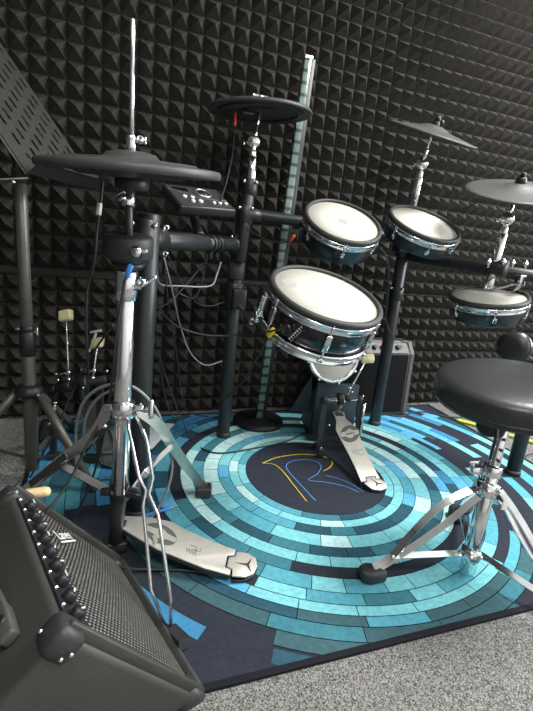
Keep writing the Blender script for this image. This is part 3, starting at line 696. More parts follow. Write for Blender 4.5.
kt.part('side_brace', MB().prism([at(290, 411, 2.02), at(312, 411, 2.0), at(312, 376, 1.96)], ty*.02), 'tower')
kt.part('base_plate', MB().box(c+ty*.06+Z*.006, tx*(W_/2+.02), ty*.09, Z*.005, 0, .002), 'blackmetal')
kp = Thing('kick_pedal', 'silver bass drum pedal standing in front of the kick pad tower', 'pedal', fl(345, 455, RT))
out = [(332.3, 411.3), (338, 410), (344, 412.3), (345.7, 418.5), (351.9, 423.7), (358, 430), (361.2, 440.2), (367.4, 452.6), (373.6, 466), (379.8, 478.4), (376.5, 478.5), (375.6, 475.7), (365.3, 476.6), (366, 481), (361.2, 481.5), (354, 465), (346.8, 450.5), (340.6, 439), (335.8, 429.9), (336.4, 420.6)]
heel = [(366.5, 477.6), (374.8, 476.6), (376, 479.3), (381, 479.2), (386.5, 483), (387, 487.6), (380.8, 490), (372.6, 489.2), (364, 482.8), (367, 481.8)]
Ph, Pt = fl(373, 484, .028), fl(338, 411, .15)
q, nP, uP, wP = pedal(kp, out, heel, Ph, Pt, badge=((349.9, 433.6), (359, 432), (351.5, 442.2)), mark=((377.5, 483.6), (370.5, 478), (385.5, 484.3), (375, 488.2)),
      slot=[(334.5, 412.2), (342.5, 412.4), (344, 416.3), (336, 416)],
      scrib=[[(351.5, 450.5), (354, 453), (356, 449.5), (358, 452), (360, 449.5), (363, 451)], [(355, 455), (358, 453.5), (361, 455), (364, 453)]])
bt = textmesh('MAPEX', .013, q(350, 434)+nP*.0018, q(359, 432)-q(350, 433.5), nP.cross(q(359, 432)-q(350, 433.5)))
kp.part('badge_letters', bt, 'darkmark')
xs = at(324.5, 400.5, 1.80); xe = at(360, 399, 1.80)
kp.part('cam_shaft', MB().cyl(xs, xe, .008, seg=14), 'chrome')
cm = at(340.5, 399, 1.79); shd = (xe-xs).normalized()
kp.part('drive_cam', MB().lathe(cm-shd*.012, shd, [(0, 0), (.026, 0), (.028, .004), (.028, .020), (.026, .024), (0, .024)], 28).cyl(cm+shd*.02, cm+shd*.04, .014, seg=14), 'plastic')
kp.part('upright', MB().tube([xs, fl(319, 447, .03)], (.011, .008), flat=shd).ball(xs, .016), 'blackmetal')
kp.part('upright', MB().tube([xe, fl(357, 443, .03)], (.010, .008), flat=shd).ball(xe, .014), 'blackmetal')
kp.part('base_frame', MB().tube([fl(314, 446, .018), fl(352, 447, .018)], (.012, .012), flat=Z).tube([fl(322, 452, .014), fl(345, 470, .012), fl(362, 486, .012)], .004, seg=8).box(fl(320, 452, .03), (.012, 0, 0), (0, .012, 0), (0, 0, .018), 0, .004), 'blackmetal')
kp.part('spring', MB().tube([at(364, 404, 1.79), at(361, 432, 1.84)], .006, seg=10), 'chrome')
kp.part('chain', MB().tube([cm-V((0, .026, 0)), q(338, 411)], (.006, .003), flat=shd), 'steel')
for px in ((321, 448), (329, 425), (352, 392), (350, 388), (363, 396), (365, 404), (343, 443)):
    kp.part('bolt', MB().ball(at(px[0], px[1], 1.765), .005), 'chrome')
be = at(367, 358.5, 1.79)
kp.part('beater_rod', MB().cyl(cm+shd*.02, be, .0035, seg=10), 'chrome')
dd = (xe-xs).normalized()
kp.part('beater', MB().cyl(be-dd*.022, be+dd*.026, .019, seg=24), 'felt', label='cream felt beater')
kp.part('drive_shaft', MB().cyl(cm-shd*.01, cm+shd*.07, .005, seg=10), 'blackmetal')
# ------------------------------------------------------------------ double pedal on the floor, left
dp = Thing('double_pedal', 'black bass drum pedal with two cream beaters behind the hi-hat stand at left', 'pedal', fl(95, 440, RT))
D = 1.50
sa, se = at(46, 390, D), at(106, 379, D)
dp.part('cam_shaft', MB().cyl(sa, se, .012, seg=14), 'blackmetal')
sd = (se-sa).normalized()
for f, r, l in ((.35, .022, .03), (.62, .026, .035), (.12, .018, .02)): 
    c = sa+(se-sa)*f; dp.part('drive_cam', MB().cyl(c-sd*l/2, c+sd*l/2, r, seg=20), 'plastic')
for f in (.1, .9):
    c = sa+(se-sa)*f; bx, by = pr(c); dp.part('upright', MB().tube([c, V((c.x, c.y, RT+.01))], (.010, .007), flat=sd), 'blackmetal')
c = (sa+se)/2; dp.part('base_frame', MB().tube([V((sa.x, sa.y, .022)), V((se.x, se.y, .022))], (.012, .010), flat=Z), 'blackmetal')
for (bx, by), (rx, ry), s_ in (((66, 315.5), (69, 386), .0195), ((97.5, 343), (92, 384), .0185)):
    Bc = at(bx, by, D); rb = at(rx, ry, D); e = (Bc-rb).normalized()
    dp.part('beater_rod', MB().cyl(rb, Bc, .0032, seg=10), 'chrome')
    dp.part('beater', MB().box(Bc, sd*s_, e*s_*.9, sd.cross(e)*s_*.9, 0, .005), 'felt', label='cream felt beater')
    dp.part('memory_lock', MB().ball(rb+e*.02, .009).ball(rb+e*.045, .009).cyl(rb+e*.045-sd*.03, rb+e*.045, .0035, seg=8), 'chrome')
dp.part('counterweight', MB().box(at(96, 331.5, D), sd*.018, UU*.004, FW*.008, 0, .002).cyl(at(89, 352, D), at(96, 333, D), .004, seg=8), 'white')
for px in ((94, 392), (83, 388), (55, 403), (107, 371), (56, 374), (82, 370), (58, 380), (49, 424)): dp.part('bolt', MB().ball(at(px[0], px[1], D-.02), .0055), 'chrome')
dp.part('spring', MB().cyl(at(81, 383, D-.01), at(82, 400, D), .009, seg=12), 'blackmetal')
dp.part('spring', MB().cyl(at(55, 404, D-.01), at(51, 420, D), .006, seg=12), 'chrome')
out = [(82, 405), (98, 400), (106, 410), (108, 425), (113, 440), (118, 452), (98, 454), (91, 440), (84, 425), (79, 412)]
heelp = [(98, 455), (119, 453), (127, 457), (126, 464), (113, 468), (101, 464)]
PhD, PtD = fl(112, 462, .022), fl(90, 405, .13)
uD = (PtD-PhD).normalized(); wD = Z.cross(uD).normalized(); nD = uD.cross(wD); nD = nD if nD.z > 0 else -nD
qd = lambda x, y: onp(x, y, PhD, nD)
dp.part('footboard', MB().prism([qd(*p) for p in out], -nD*.006, 0, .0015), 'plastic2')
dp.part('board_edge', MB().tube([qd(*p)+nD*.003 for p in out+out[:1]], .0028, seg=6, sub=1).tube([qd(*p)+nD*.003 for p in heelp+heelp[:1]], .0025, seg=6, sub=1), 'plastic3', label='lighter raised edge of the board')
dp.part('heel_plate', MB().prism([qd(*p) for p in heelp], -nD*.012, 0, .002), 'plastic2')
dp.part('grip_pad', MB().prism([qd(*p)+nD*.0005 for p in ((94, 434), (107, 432), (110, 447), (97, 449))], nD*.001), 'standgrey', label='grey square grip pad')
dp.part('grip_pad', MB().prism([qd(*p)+nD*.0005 for p in ((101, 457), (119, 455), (122, 461), (105, 463))], nD*.001), 'standgrey')
# ------------------------------------------------------------------ throne
TB = V((.919, .762, 0)); SC = V((.966, .799, .538)); SNm = V((-.10, -.035, .99)).normalized()
th = Thing('drum_throne', 'round black vinyl drum stool on chrome tripod legs at right', 'stool', (TB.x, TB.y, RT))
R = .186
pt, pb_ = SC-SNm*.07, at(467, 571, 1.195)
prof = [(0, .008), (R*.5, .009), (R*.85, .006), (R*.955, -.001), (R*.99, -.010), (R, -.024), (R*.998, -.048), (R*.975, -.060), (R*.90, -.064), (0, -.064)]
th.part('seat', MB().lathe(SC, SNm, prof, 96), 'vinyl')
th.part('seam', MB().lathe(SC, SNm, [(R*.985, -.043), (R*1.002, -.0445), (R*1.004, -.047), (R*1.001, -.0495), (R*.97, -.051)], 96, close=True), 'vinyl')
th.part('seat_mount', MB().cyl(pt-SNm*.012, pt+SNm*.008, .05, seg=28).cyl(pt-SNm*.05, pt, .022, seg=24), 'plastic')
ax = (pt-pb_).normalized(); L = (pt-pb_).length
mid = at(487, 488, 1.148)
th.part('post', MB().cyl(mid-ax*.02, pt, .0155, seg=32), 'chrome')
hm = MB(); 
for k in range(7):
    p = mid+ax*(.05+.028*k); vw = (O-p).normalized(); vv = (vw-ax*vw.dot(ax)).normalized(); sdv = ax.cross(vv); hm.cyl(p+(vv*.7-sdv*.7*-1)*.013, p+(vv*.7+sdv*.7)*.0165, .0045, seg=10)
th.part('height_hole', hm, 'darkmark')
th.part('outer_tube', MB().cyl(pb_, mid+ax*.035, .020, seg=32), 'chrome')
th.part('leg_collar', MB().cyl(mid-ax*.02, mid+ax*.018, .027, seg=24), 'chrome')
lcl = at(470.5, 553, 1.185)
th.part('leg_collar', MB().cyl(lcl-ax*.016, lcl+ax*.014, .0265, seg=24), 'chrome')
hc = at(484, 470, 1.155)
th.part('height_clamp', MB().cyl(mid+ax*.032, mid+ax*.062, .0245, seg=24).box(hc-RR*.018, RR*.016, UU*.010, FW*.010, 0, .003).cyl(hc-RR*.02-UU*.004, at(472, 463, 1.14), .004, seg=8).box(at(474, 462, 1.14), RR*.012, UU*.005, FW*.004, 0, .002), 'chrome')
th.part('memory_knob', MB().lathe(at(489, 425, 1.17), (-.6, -.55, .1), [(0, -.02), (.022, -.02), (.03, -.012), (.031, .006), (.026, .014), (0, .016)], 28), 'plastic', label='round black knob under the seat')
def tleg(foot, px_up, px_lo):
    c0 = mid
    l = th.part('leg', strip([c0+(px_up[0]-c0).normalized()*.022]+list(px_up), .0085), 'chrome')
    th.part('leg_brace', strip([c0-ax*.008]+list(px_lo), .0085), 'chrome', l)
    return l
F1 = V((.645, .800, RT))
J1 = at(392, 556, 1.142)
l = tleg(F1, [at(466, 492, 1.148), at(440, 506, 1.148), at(415, 530, 1.145), J1, F1+Z*.035], [at(468, 505, 1.15), at(448, 522, 1.15), at(420, 542, 1.148), at(389, 562, 1.145), F1+Z*.025])
fdir = (F1-V((TB.x, TB.y, RT))).normalized()
def rfoot(Fp, fdir, l):
    s_ = Z.cross(fdir)
    th.part('rubber_foot', MB().prism([Fp-fdir*.038-s_*.018, Fp-fdir*.038+s_*.018, Fp+fdir*.01+s_*.027, Fp+fdir*.034+s_*.014, Fp+fdir*.034-s_*.014, Fp+fdir*.01-s_*.027], fdir*.004+Z*.034, 0, .011), 'rubber', l)
rfoot(F1, fdir, l)
th.part('stretcher', strip([lcl-RR*.02, at(392, 556, 1.142)], .0075, .0025), 'chrome')
F2 = V((1.073, .977, RT)); l = tleg(F2, [at(480, 478, 1.20), at(474, 490, 1.29), at(462, 507, 1.40), F2+Z*.03], [at(477, 502, 1.24), at(466, 512, 1.36), F2+Z*.025])
rfoot(F2, (F2-V((TB.x, TB.y, RT))).normalized(), l)
th.part('stretcher', strip([lcl, F2+V((-.03, -.04, .055))], .0075, .0025), 'chrome')
F3 = V((1.01, .515, RT)); l = tleg(F3, [at(500, 491, 1.13), at(517, 515, 1.11), at(540, 555, 1.07), F3+Z*.03], [at(503, 503, 1.125), at(523, 540, 1.09), F3+Z*.03])
rfoot(F3, (F3-V((TB.x, TB.y, RT))).normalized(), l)
th.part('stretcher', strip([lcl+RR*.02, at(545, 597, 1.09)], .0085, .003), 'chrome')
for p_ in (J1-FW*.006, lcl-FW*.028-RR*.012, lcl-FW*.026+RR*.014, mid-FW*.030-RR*.012, mid-FW*.028+RR*.016): th.part('rivet', MB().ball(p_, .0055), 'steel')
th.part('leg_tag', MB().box(at(505, 505, 1.105), RR*.007, UU*.012+RR*.004, FW*.002, 0, .0015), 'white', label='small pale tag on the leg')
# round pad behind stool
RPc = at(513, 347, 1.48); rn = V((-.93, -.36, .10)).normalized()
rp_ = Thing('round_pad', 'small round black padded disc with shiny rim standing just behind the drum stool seat', 'pad', RPc)
rp_.part('pad', MB().lathe(RPc, rn, [(0, .018), (.025, .018), (.046, .010), (.052, .0), (.052, -.004)], 40), 'plastic')
rp_.part('shell', MB().lathe(RPc, rn, [(.051, .002), (.056, -.004), (.054, -.024), (.036, -.038), (0, -.042)], 40), 'gloss')
rp_.part('bracket', MB().tube([RPc-rn*.03, RPc-rn*.06+Z*-.02, pz(R2, .47)], .008, seg=10, sub=4).cyl(pz(R2, .44), pz(R2, .5), .032, seg=20), 'plastic')
# ------------------------------------------------------------------ drum module
mA, mB_ = at(180, 210, 1.30), at(235, 214, 1.42)
mex = (mB_-mA).normalized(); mn = V((-.30, -.55, .78)); mn = (mn-mex*mn.dot(mex)).normalized(); mey = mn.cross(mex).normalized()
mo = Thing('drum_module', 'black drum sound module with white buttons and a dial, mounted beneath the hi-hat', 'drum module', mA)
ML = (mB_-mA).length; MD = .135; MH = .028
mc_ = mA+mex*ML/2+mey*MD/2
mo.part('case', MB().box(mc_, mex*ML/2, mey*MD/2, mn*MH/2, 0, .005), 'plastic')
tp = lambda s, t, l=0: mA+mex*ML*s+mey*MD*t+mn*(MH/2+l)
fp = MB().prism([tp(.03, .03, .0002), tp(.97, .03, .0002), tp(.97, .97, .0002), tp(.03, .97, .0002)], mn*.0008)
mo.part('top_panel', fp, 'plastic2')
mo.part('trim_line', MB().tube([tp(.03, .80, .0015), tp(.30, .62, .0015), tp(.55, .42, .0015), tp(.97, .40, .0015)], (.0016, .001), flat=mn, sub=4), 'steel')
mo.part('dial', MB().lathe(tp(.62, .68, .001), mn, [(0, .004), (.018, .004), (.020, 0)], 28), 'plastic')
mo.part('dial_ring', MB().lathe(tp(.62, .68, .001), mn, [(.022, .0), (.022, .004), (.027, .004), (.028, 0)], 32, close=True), 'steel')
for s_, t_, r in ((.20, .42, .0065), (.33, .40, .0065), (.42, .24, .0075), (.28, .22, .0065), (.66, .22, .0055), (.77, .22, .0055), (.88, .22, .0055)):
    mo.part('button', MB().cyl(tp(s_, t_, 0), tp(s_, t_, .006), r, seg=16), 'white', label='round cream button')
mo.part('screen', MB().box(tp(.25, .80, .0008), mex*.025, mey*.012, mn*.0008), 'gloss')
mo.part('mount_bracket', MB().tube([mc_-mn*.012, mc_-mn*.05+Z*-.01, Aa+(Ab-Aa)*.5+Z*.02], .014, seg=12), 'plastic')
# ------------------------------------------------------------------ tube light stand
tb = V((.664, 1.796, RT-.001))
tlm = Thing('tube_light_stand', 'slim upright tube light with striped greenish face on a round black base', 'tube light', tb)
tlm.part('base', MB().lathe(tb, Z, [(0, 0), (.112, 0), (.115, .006), (.112, .018), (.10, .024), (.03, .026), (.028, .03), (0, .03)], 56), 'plastic')
tt_ = at(307.5, 59, 1.70)
dirn = (tt_-tb).normalized(); side = dirn.cross(V((0, -1, 0))).normalized()*-1; fr = side.cross(dirn)*1
if fr.y > 0: fr = -fr
Lt = (tt_-tb).length; hw = .0175
cc = tb+dirn*(Lt/2+.012)
tlm.part('housing', MB().box(cc-fr*.004-side*.009, side*(hw+.002), fr*.020, dirn*(Lt/2-.012), 0, .002), 'plastic')
tlm.part('diffuser', MB().box(cc+fr*.009+side*.003, side*(hw-.003), fr*.010, dirn*(Lt/2-.016), 0, .003), 'diffuser')
e = tt_; tlm.part('end_cap', MB().box(e, side*(hw-.001), fr*.016, dirn*.010, 0, .002), 'steel', label='pale silver top cap')
# ------------------------------------------------------------------ combo amp at the wall
ca_ = Thing('combo_amplifier', 'black combo amplifier with silver edge strips against the foam wall behind the kick pad', 'amplifier', (1.3, 1.85, RT))
fr0 = V((1.00, 1.80, RT)); fr1 = fl(404.5, 413, RT); fr1 = V((fr1.x*1.80/fr1.y*1.0, 1.80, RT)); 
fr1 = V(((fl(404.5, 413, RT)).x-.012, 1.80, RT))
bx_ = fr1.x; b0 = fr0.x; dep_ = .135
zt_ = .385; zk = .33
sidep = [V((b0, 1.80, RT)), V((b0, 1.815, zk)), V((b0, 1.86, zt_)), V((b0, 1.80+dep_, zt_)), V((b0, 1.80+dep_, RT))]
# front leans: knee at zk
topx = V((b0, 0, 0))
def sp(x, y, z): return V((x, y, z))
ca_.part('cabinet', MB().prism(sidep, (bx_-b0, 0, 0), 0, .004), 'tolex')
gx0, gx1 = b0+.02, bx_-.035
ca_.part('grille_cloth', MB().prism([sp(gx0, 1.7985, .03), sp(gx0, 1.812, zk-.005), sp(gx0, 1.808, zk-.005), sp(gx0, 1.794, .03)], (gx1-gx0, 0, 0)), 'cloth')
cp = ca_.part('control_panel', MB().prism([sp(gx0, 1.812, zk+.004), sp(gx0, 1.849, zt_-.007), sp(gx0, 1.846, zt_-.005), sp(gx0, 1.808, zk+.006)], (gx1-gx0, 0, 0)), 'markgrey')
for k in range(9):
    x = gx0+.04+.045*k; 
    if x > gx1-.05: break
    p = sp(x, 1.830, (zk+zt_)/2); nn = V((0, -.83, .55)); ca_.part('knob', MB().cyl(p, p+nn*.018, .013, .010, seg=18), 'plastic', cp)
p = sp(gx1-.045, 1.830, (zk+zt_)/2); nn = V((0, -.83, .55)); ca_.part('input_socket', MB().box(p, (.014, 0, 0), nn.cross(V((1, 0, 0)))*.012, nn*.004, 0, .001), 'plastic', cp)
ca_.part('edge_strip', MB().prism([sp(bx_-.02, 1.796, .012), sp(bx_-.02, 1.812, zk), sp(bx_-.02, 1.856, zt_+.003), sp(bx_-.02, 1.862, zt_-.004), sp(bx_-.02, 1.818, zk-.004), sp(bx_-.02, 1.803, .012)], (.021, 0, 0)), 'standgrey', label='silver grey corner strip')
ca_.part('edge_strip', MB().abox((b0, 1.850, zt_-.004), (bx_, 1.868, zt_+.004)), 'steel', label='silver top edge strip')
for x in (b0+.04, bx_-.04):
    for y in (1.82, 1.90): ca_.part('rubber_foot', MB().cyl(V((x, y, RT-.002)), V((x, y, RT+.006)), .014, seg=14), 'rubber')
# ------------------------------------------------------------------ front-left amp (tilted)
S8 = H/.95
Cc = V((.1948, .7152, 0))*S8; Dd = V((.0408, 1.1672, 0))*S8
av = (Dd-Cc).normalized(); apn = V((-av.y, av.x, 0)); AL = (Dd-Cc).length
Bq = Cc+apn*(.265*S8)+Z*(.32*S8)
fdn = (Cc-Bq).normalized(); FL = (Cc-Bq).length                      # down the front face
ups = V((0, 0, 0)); tdn = fdn.cross(av).normalized()
if tdn.z > 0: tdn = -tdn                                             # from the top front edge backwards
n_front = -tdn; n_top = -fdn
TD = .27
Eq = Bq+tdn*TD; zE = Eq.z
G0 = Cc+apn*.06
k_ = (Cc-Bq).normalized()
Gq = Eq+k_*((Eq.z-.003)/-k_.z)
amp = Thing('tilted_amplifier', 'large black vinyl amplifier tilted back on the floor in the near left corner', 'amplifier', Cc)
lift = Z*.003
poly = [Cc+lift-av*.006, Bq-av*.006, Eq-av*.006, Gq-av*.006]
cab = amp.part('cabinet', MB().prism(poly, av*(AL+.012), 0, .012), 'tolex')
fp_ = lambda s, t, l=0: Bq+av*AL*s+fdn*FL*t+n_front*l
# recessed look: raised rim strips around the front
rim = MB()
for (s0, s1, t0, t1) in ((0, 1, .965, 1.0), (0, .028, 0, 1), (.972, 1, 0, 1)):
    rim.box((fp_(s0, t0, .006)+fp_(s1, t1, .006))/2, av*AL*(s1-s0)/2, fdn*FL*(t1-t0)/2, n_front*.010, 0, .003)
amp.part('front_rim', rim, 'tolex')
g = MB(); uvl = g.bm.loops.layers.uv.new('UVMap')
NX = 40; gv = []
s0, s1, t0, t1 = .03, .97, .17, .963
for i in range(NX+1):
    row = []
    for j in range(21):
        bulge = .010*math.sin(PI*i/NX)**.5*math.sin(PI*j/20)**.5
        row.append(g.bm.verts.new(fp_(s0+(s1-s0)*i/NX, t0+(t1-t0)*j/20, .002+bulge)))
    gv.append(row)
for i in range(NX):
    for j in range(20):
        f = g.bm.faces.new([gv[i][j], gv[i+1][j], gv[i+1][j+1], gv[i][j+1]]); f.smooth = True
        for lp, (ii, jj) in zip(f.loops, ((i, j), (i+1, j), (i+1, j+1), (i, j+1))): lp[uvl].uv = (jj/20*(t1-t0)*FL, ii/NX*(s1-s0)*AL)
amp.part('speaker_grille', g, 'grille')
cp = amp.part('control_panel', MB().box(fp_(.5, .095, .001), av*AL*.468, fdn*FL*.07, n_front*.003), 'plastic')
for k in range(9):
    s_ = .10+.095*k; p = fp_(s_, .085, .002)
    kb = amp.part('knob', MB().cyl(p, p+n_front*.017, .0115, .0105, seg=20), 'plastic', cp)
    ang = .6+.5*(k % 3); dv = (fdn*math.cos(ang)+av*math.sin(ang))
    amp.part('pointer', MB().box(p+n_front*.0175+dv*.005, dv*.006, dv.cross(n_front)*.0012, n_front*.0008), 'white', kb, 'white pointer line')
    amp.part('panel_button', MB().ball(fp_(s_+.045, .04, .004), .0045), 'chrome', cp)
    amp.part('panel_button', MB().ball(fp_(s_+.03, .135, .004), .0035), 'chrome', cp)
tm = textmesh('Laney', .024, fp_(.735, .24, .0095), av*-1, -fdn) if False else textmesh('Laney', .034, fp_(.74, .285, .0125), fdn*.68+av*.6, n_front.cross(fdn*.68+av*.6))
lg = amp.part('logo_plate', tm, 'white', label='small silver white maker logo')
lx = (fdn*.68+av*.6).normalized(); ly = n_front.cross(lx); lg2 = MB().box(fp_(.74, .285, .0125)-ly*.017, lx*.042, ly*.002, n_front*.0008); amp.part('logo_underline', lg2, 'white')
# strap handle on the top face
tq = lambda x, y, l=0: onp(x, y, Bq, n_top)+n_top*l
hd = amp.part('handle', MB().prism([tq(*p)+n_top*.004 for p in ((12, 606), (-7, 619), (-40, 560), (-20, 545))], n_top*.012, 0, .003), 'plastic3')
gr_ = MB()
for k in range(3):
    f = .25+.25*k; a1 = tq(12, 606)*(1-f)+tq(-7, 619)*f; a2 = tq(-20, 545)*(1-f)+tq(-40, 560)*f
    gr_.tube([a1+n_top*.0165, a2+n_top*.0165], (.0016, .0008), flat=n_top)
amp.part('grip_groove', gr_, 'darkmark', hd)
he = amp.part('handle_end_cap', MB().prism([tq(*p)+n_top*.001 for p in ((-9, 622), (13, 605), (16, 611), (23, 634), (9, 650), (2, 645))], n_top*.019, 0, .005), 'plastic3')
sc_ = tq(10, 626, .0195); amp.part('screw', MB().lathe(sc_, n_top, [(0, .002), (.004, .002), (.005, .0035), (.0085, .0035), (.0095, 0)], 20), 'plastic', he)
# corner protectors
def corner(P, s_av, s_f, s_t, lab=None, r=.026):
    c = P+av*s_av*r*.55+fdn*s_f*r*.55+tdn*s_t*r*.55
    m = MB().box(c, av*r*.95, fdn*r*.95, tdn*r*.95, 0, r*.5)
    o = amp.part('corner_protector', m, 'plastic2', label=lab); return o, c
co, c = corner(Bq, 1, 1, 1, 'black corner cap with screws, topmost near corner')
for d1, d2 in ((-av, fdn*.35), (n_top, av*.3+tdn*.3), (-av, -fdn*.0+tdn*.4)):
    p = c+d1*.0290+d2*.025; amp.part('screw', MB().ball(p, .0035), 'chrome', co)
corner(Cc+lift, 1, -.6, 1, 'rounded rubber corner cap on the floor'); corner(Bq+av*AL, -1, 1, 1, r=.024); corner(Dd+lift, -1, -.6, 1, r=.022)
# ------------------------------------------------------------------ music stand
MS = V((-.214, 1.448, 0))
ms = Thing('music_stand', 'dark grey music stand with perforated desk and tripod base at far left', 'music stand', MS)
mt_ = at(20, 172, 1.235); mcol = at(28, 352, 1.34)
ms.part('lower_tube', MB().cyl(V((MS.x, MS.y, .04)), mcol, .0200, seg=26), 'standgrey')
ms.part('upper_tube', MB().cyl(mcol, mt_, .0165, seg=26), 'standgrey')
mcx = (mt_-mcol).normalized()
ms.part('height_collar', MB().cyl(mcol-mcx*.012, mcol+mcx*.062, .0225, seg=26).cyl(mcol+mcx*.06, mcol+mcx*.078, .0200, seg=24), 'plastic')
ms.part('thumb_screw', MB().cyl(mcol+mcx*.07-RR*.034, mcol+mcx*.07-RR*.018, .005, seg=10), 'chrome')
ms.part('thumb_screw', MB().cyl(mcol+mcx*.06+RR*.018, mcol+mcx*.06+RR*.03, .004, seg=8).box(mcol+mcx*.062+RR*.031, RR*.003, UU*.012, FW*.005, 0, .002), 'chrome')
tc_ = zat(MS, 392)
ms.part('tripod_collar', MB().lathe(tc_, Z, [(0, -.015), (.024, -.015), (.040, -.004), (.042, .006), (.034, .018), (.023, .026), (0, .026)], 32), 'plastic')
for fx in (V((-.02, 1.36, 0)), V((-.48, 1.50, 0)), V((-.10, 1.78, 0))):
    d = (fx-V((MS.x, MS.y, 0))).normalized(); a_ = tc_+d*.033-Z*.004; e = fx+Z*.018
    if fx.x > -.05: e = fl(92, 486, .022)
    if fx.x < -.3: a_ = tc_+d*.033
    l = ms.part('leg', MB().tube([a_, e], .0135, seg=14), 'standgrey')
    ms.part('rubber_foot', MB().cyl(V((e.x, e.y, .001 if e.x < -.24 else RT)), e+Z*.012, .018, .015, seg=16), 'rubber', l)
    ms.part('bolt', MB().ball(a_-FW*.014, .006), 'chrome', l)
    ms.part('stay', MB().tube([a_+(e-a_)*.62, V((MS.x, MS.y, .075))], (.006, .002), flat=Z.cross(d)), 'standgrey', l)
# desk
Q1, Q2 = at(27, 177, 1.14), at(99, 187, 1.48)
Q2.z = Q1.z = (Q1.z+Q2.z)/2
dx_ = (Q2-Q1); DW = dx_.length; dx_.normalize()
lf = V((-dx_.y, dx_.x, 0)); lf = lf if lf.x < 0 else -lf
best = None
for k in range(5, 86):
    an = math.radians(k); Uu = lf*math.cos(an)+Z*math.sin(an)
    for L_ in [.05*i for i in range(3, 14)]:
        q = pr(Q2+Uu*L_)
        if abs(q[0]-2) < 6:
            e = abs(q[1]-49)
            if best is None or e < best[0]: best = (e, an, L_)
an = best[1] if best else .9
Uu = lf*math.cos(an)+Z*math.sin(an); DHt = .62; dn = dx_.cross(Uu).normalized()
dk = MB(); nx, nz_ = 56, 72; grid = {}
def gvx(i, j):
    if (i, j) not in grid: grid[(i, j)] = dk.bm.verts.new(Q1+dx_*DW*i/nx+Uu*DHt*j/nz_)
    return grid[(i, j)]
for i in range(nx):
    for j in range(nz_):
        ci, cj = i % 6, (j+(3 if (i//6) % 2 else 0)) % 7
        hole = ci in (2, 3) and cj < 4 and 3 < i < nx-3 and 5 < j < nz_-4
        if not hole: dk.bm.faces.new([gvx(i, j), gvx(i+1, j), gvx(i+1, j+1), gvx(i, j+1)])
dko = ms.part('desk', dk, 'deskgrey', label='perforated sheet metal desk')
sm_ = dko.modifiers.new('thickness', 'SOLIDIFY'); sm_.thickness = .002
ldir = -lf*.55-Z*.0
nrm = dn if dn.z > 0 else -dn
ms.part('ledge', MB().prism([Q1, Q2, Q2+nrm*.05, Q1+nrm*.05], Uu*-.002).tube([Q1+nrm*.05, Q2+nrm*.05], (.001, .006), flat=nrm), 'blackmetal')
ms.part('desk_rail', MB().tube([at(-25, 181, 1.10), at(28, 178, 1.15)], .0028, seg=8).tube([Q1-nrm*.004, Q1+Uu*DHt-nrm*.004], .003, seg=6), 'standgrey')
ms.part('tilt_bracket', MB().cyl(mt_-Z*.03, mt_+Z*.012, .021, seg=20).tube([mt_, Q1+dx_*.12+Uu*.08-nrm*.006], .010, seg=10), 'plastic')
ms.part('bolt', MB().ball(at(13.5, 182, 1.19), .006), 'chrome')
# ------------------------------------------------------------------ small things and cables
def cable(name, label, pts, r, m, cat='cable', group=None, sub=8, extra=None):
    mb = MB().tube([V(p) for p in pts], r, seg=7, sub=sub)
    o = single(name, mb, m, label, cat, pts[0], group); return o
def ap(l): return [at(*p) for p in l]
cable('cable', 'black cable hanging from the rack bar clip in a deep loop to the middle post', ap([(207, 254, 1.45), (205, 268, 1.5), (194, 298, 1.52), (168, 284, 1.45), (156, 262, 1.3), (153, 247, 1.18)]), .0028, 'cable')
cable('cable', 'grey cable sagging flat below the rack bar', ap([(221, 262, 1.52), (217, 274, 1.52), (210, 286, 1.5), (180, 286, 1.42), (160, 284, 1.34), (157, 270, 1.25)]), .0028, 'greycable')
cable('cable', 'thin cable falling beside the thick post to the middle post foot', ap([(164, 256, 1.2), (168, 300, 1.3), (176, 350, 1.5), (182, 395, 1.7), (188, 412, 1.8)])+[fl(205, 416, .012), fl(220, 418, .012), fl(232, 414, .012)], .0026, 'cable')
cable('cable', 'black cable running down and across the ring mosaic toward the kick pad', ap([(152, 330, 1.3), (165, 375, 1.45), (180, 415, 1.6)])+[fl(192, 440, .011), fl(205, 450, .011), fl(222, 453, .011), fl(250, 449, .011), fl(290, 440, .011), fl(318, 424, .011)], .003, 'cable')
cable('cable', 'cable swooping from the thick post to the snare socket with a yellow tie', ap([(153, 300, 1.2), (175, 325, 1.35), (205, 335, 1.4), (240, 335, 1.40), (262, 333, 1.27), (276, 330, 1.18), (289, 326, 1.13)]), .003, 'cable')
single('cable_tie', MB().cyl(at(268.5, 336, 1.235), at(274, 329, 1.215), .0075, seg=12), 'yellow', 'small bright yellow tie on the cable at the snare bottom hoop', 'cable tie', at(271, 332, 1.22))
single('cable_tie', MB().cyl(at(290, 241, 1.52), at(294.5, 235.5, 1.50), .0055, seg=12), 'orange', 'small orange tie on the cable left of the tom pad', 'cable tie', at(292, 238, 1.51))
cable('cable', 'cable with the orange tie looping from the middle post to the left tom pad', ap([(246, 228, 1.62), (262, 238, 1.58), (280, 243, 1.54), (292, 238, 1.51), (302, 228, 1.50)]), .0026, 'cable')
cable('cable', 'cable crossing behind the middle post down to the rug', ap([(268, 338, 1.27), (255, 362, 1.5), (240, 385, 1.75), (222, 402, 1.85)])+[fl(212, 410, .012)], .003, 'cable')
cable('cable', 'thin cable hanging from the centre cymbal red plug to the drum module', ap([(234.5, 124, 1.60), (233, 150, 1.58), (227, 180, 1.5), (221, 200, 1.42), (222, 204, 1.40)]), .0024, 'cable')
single('cable_plug', MB().cyl(at(235, 112, 1.60), at(234.5, 126, 1.60), .0058, seg=12), 'red', 'red plug under the centre-left cymbal pad', 'plug', at(235, 126, 1.6))
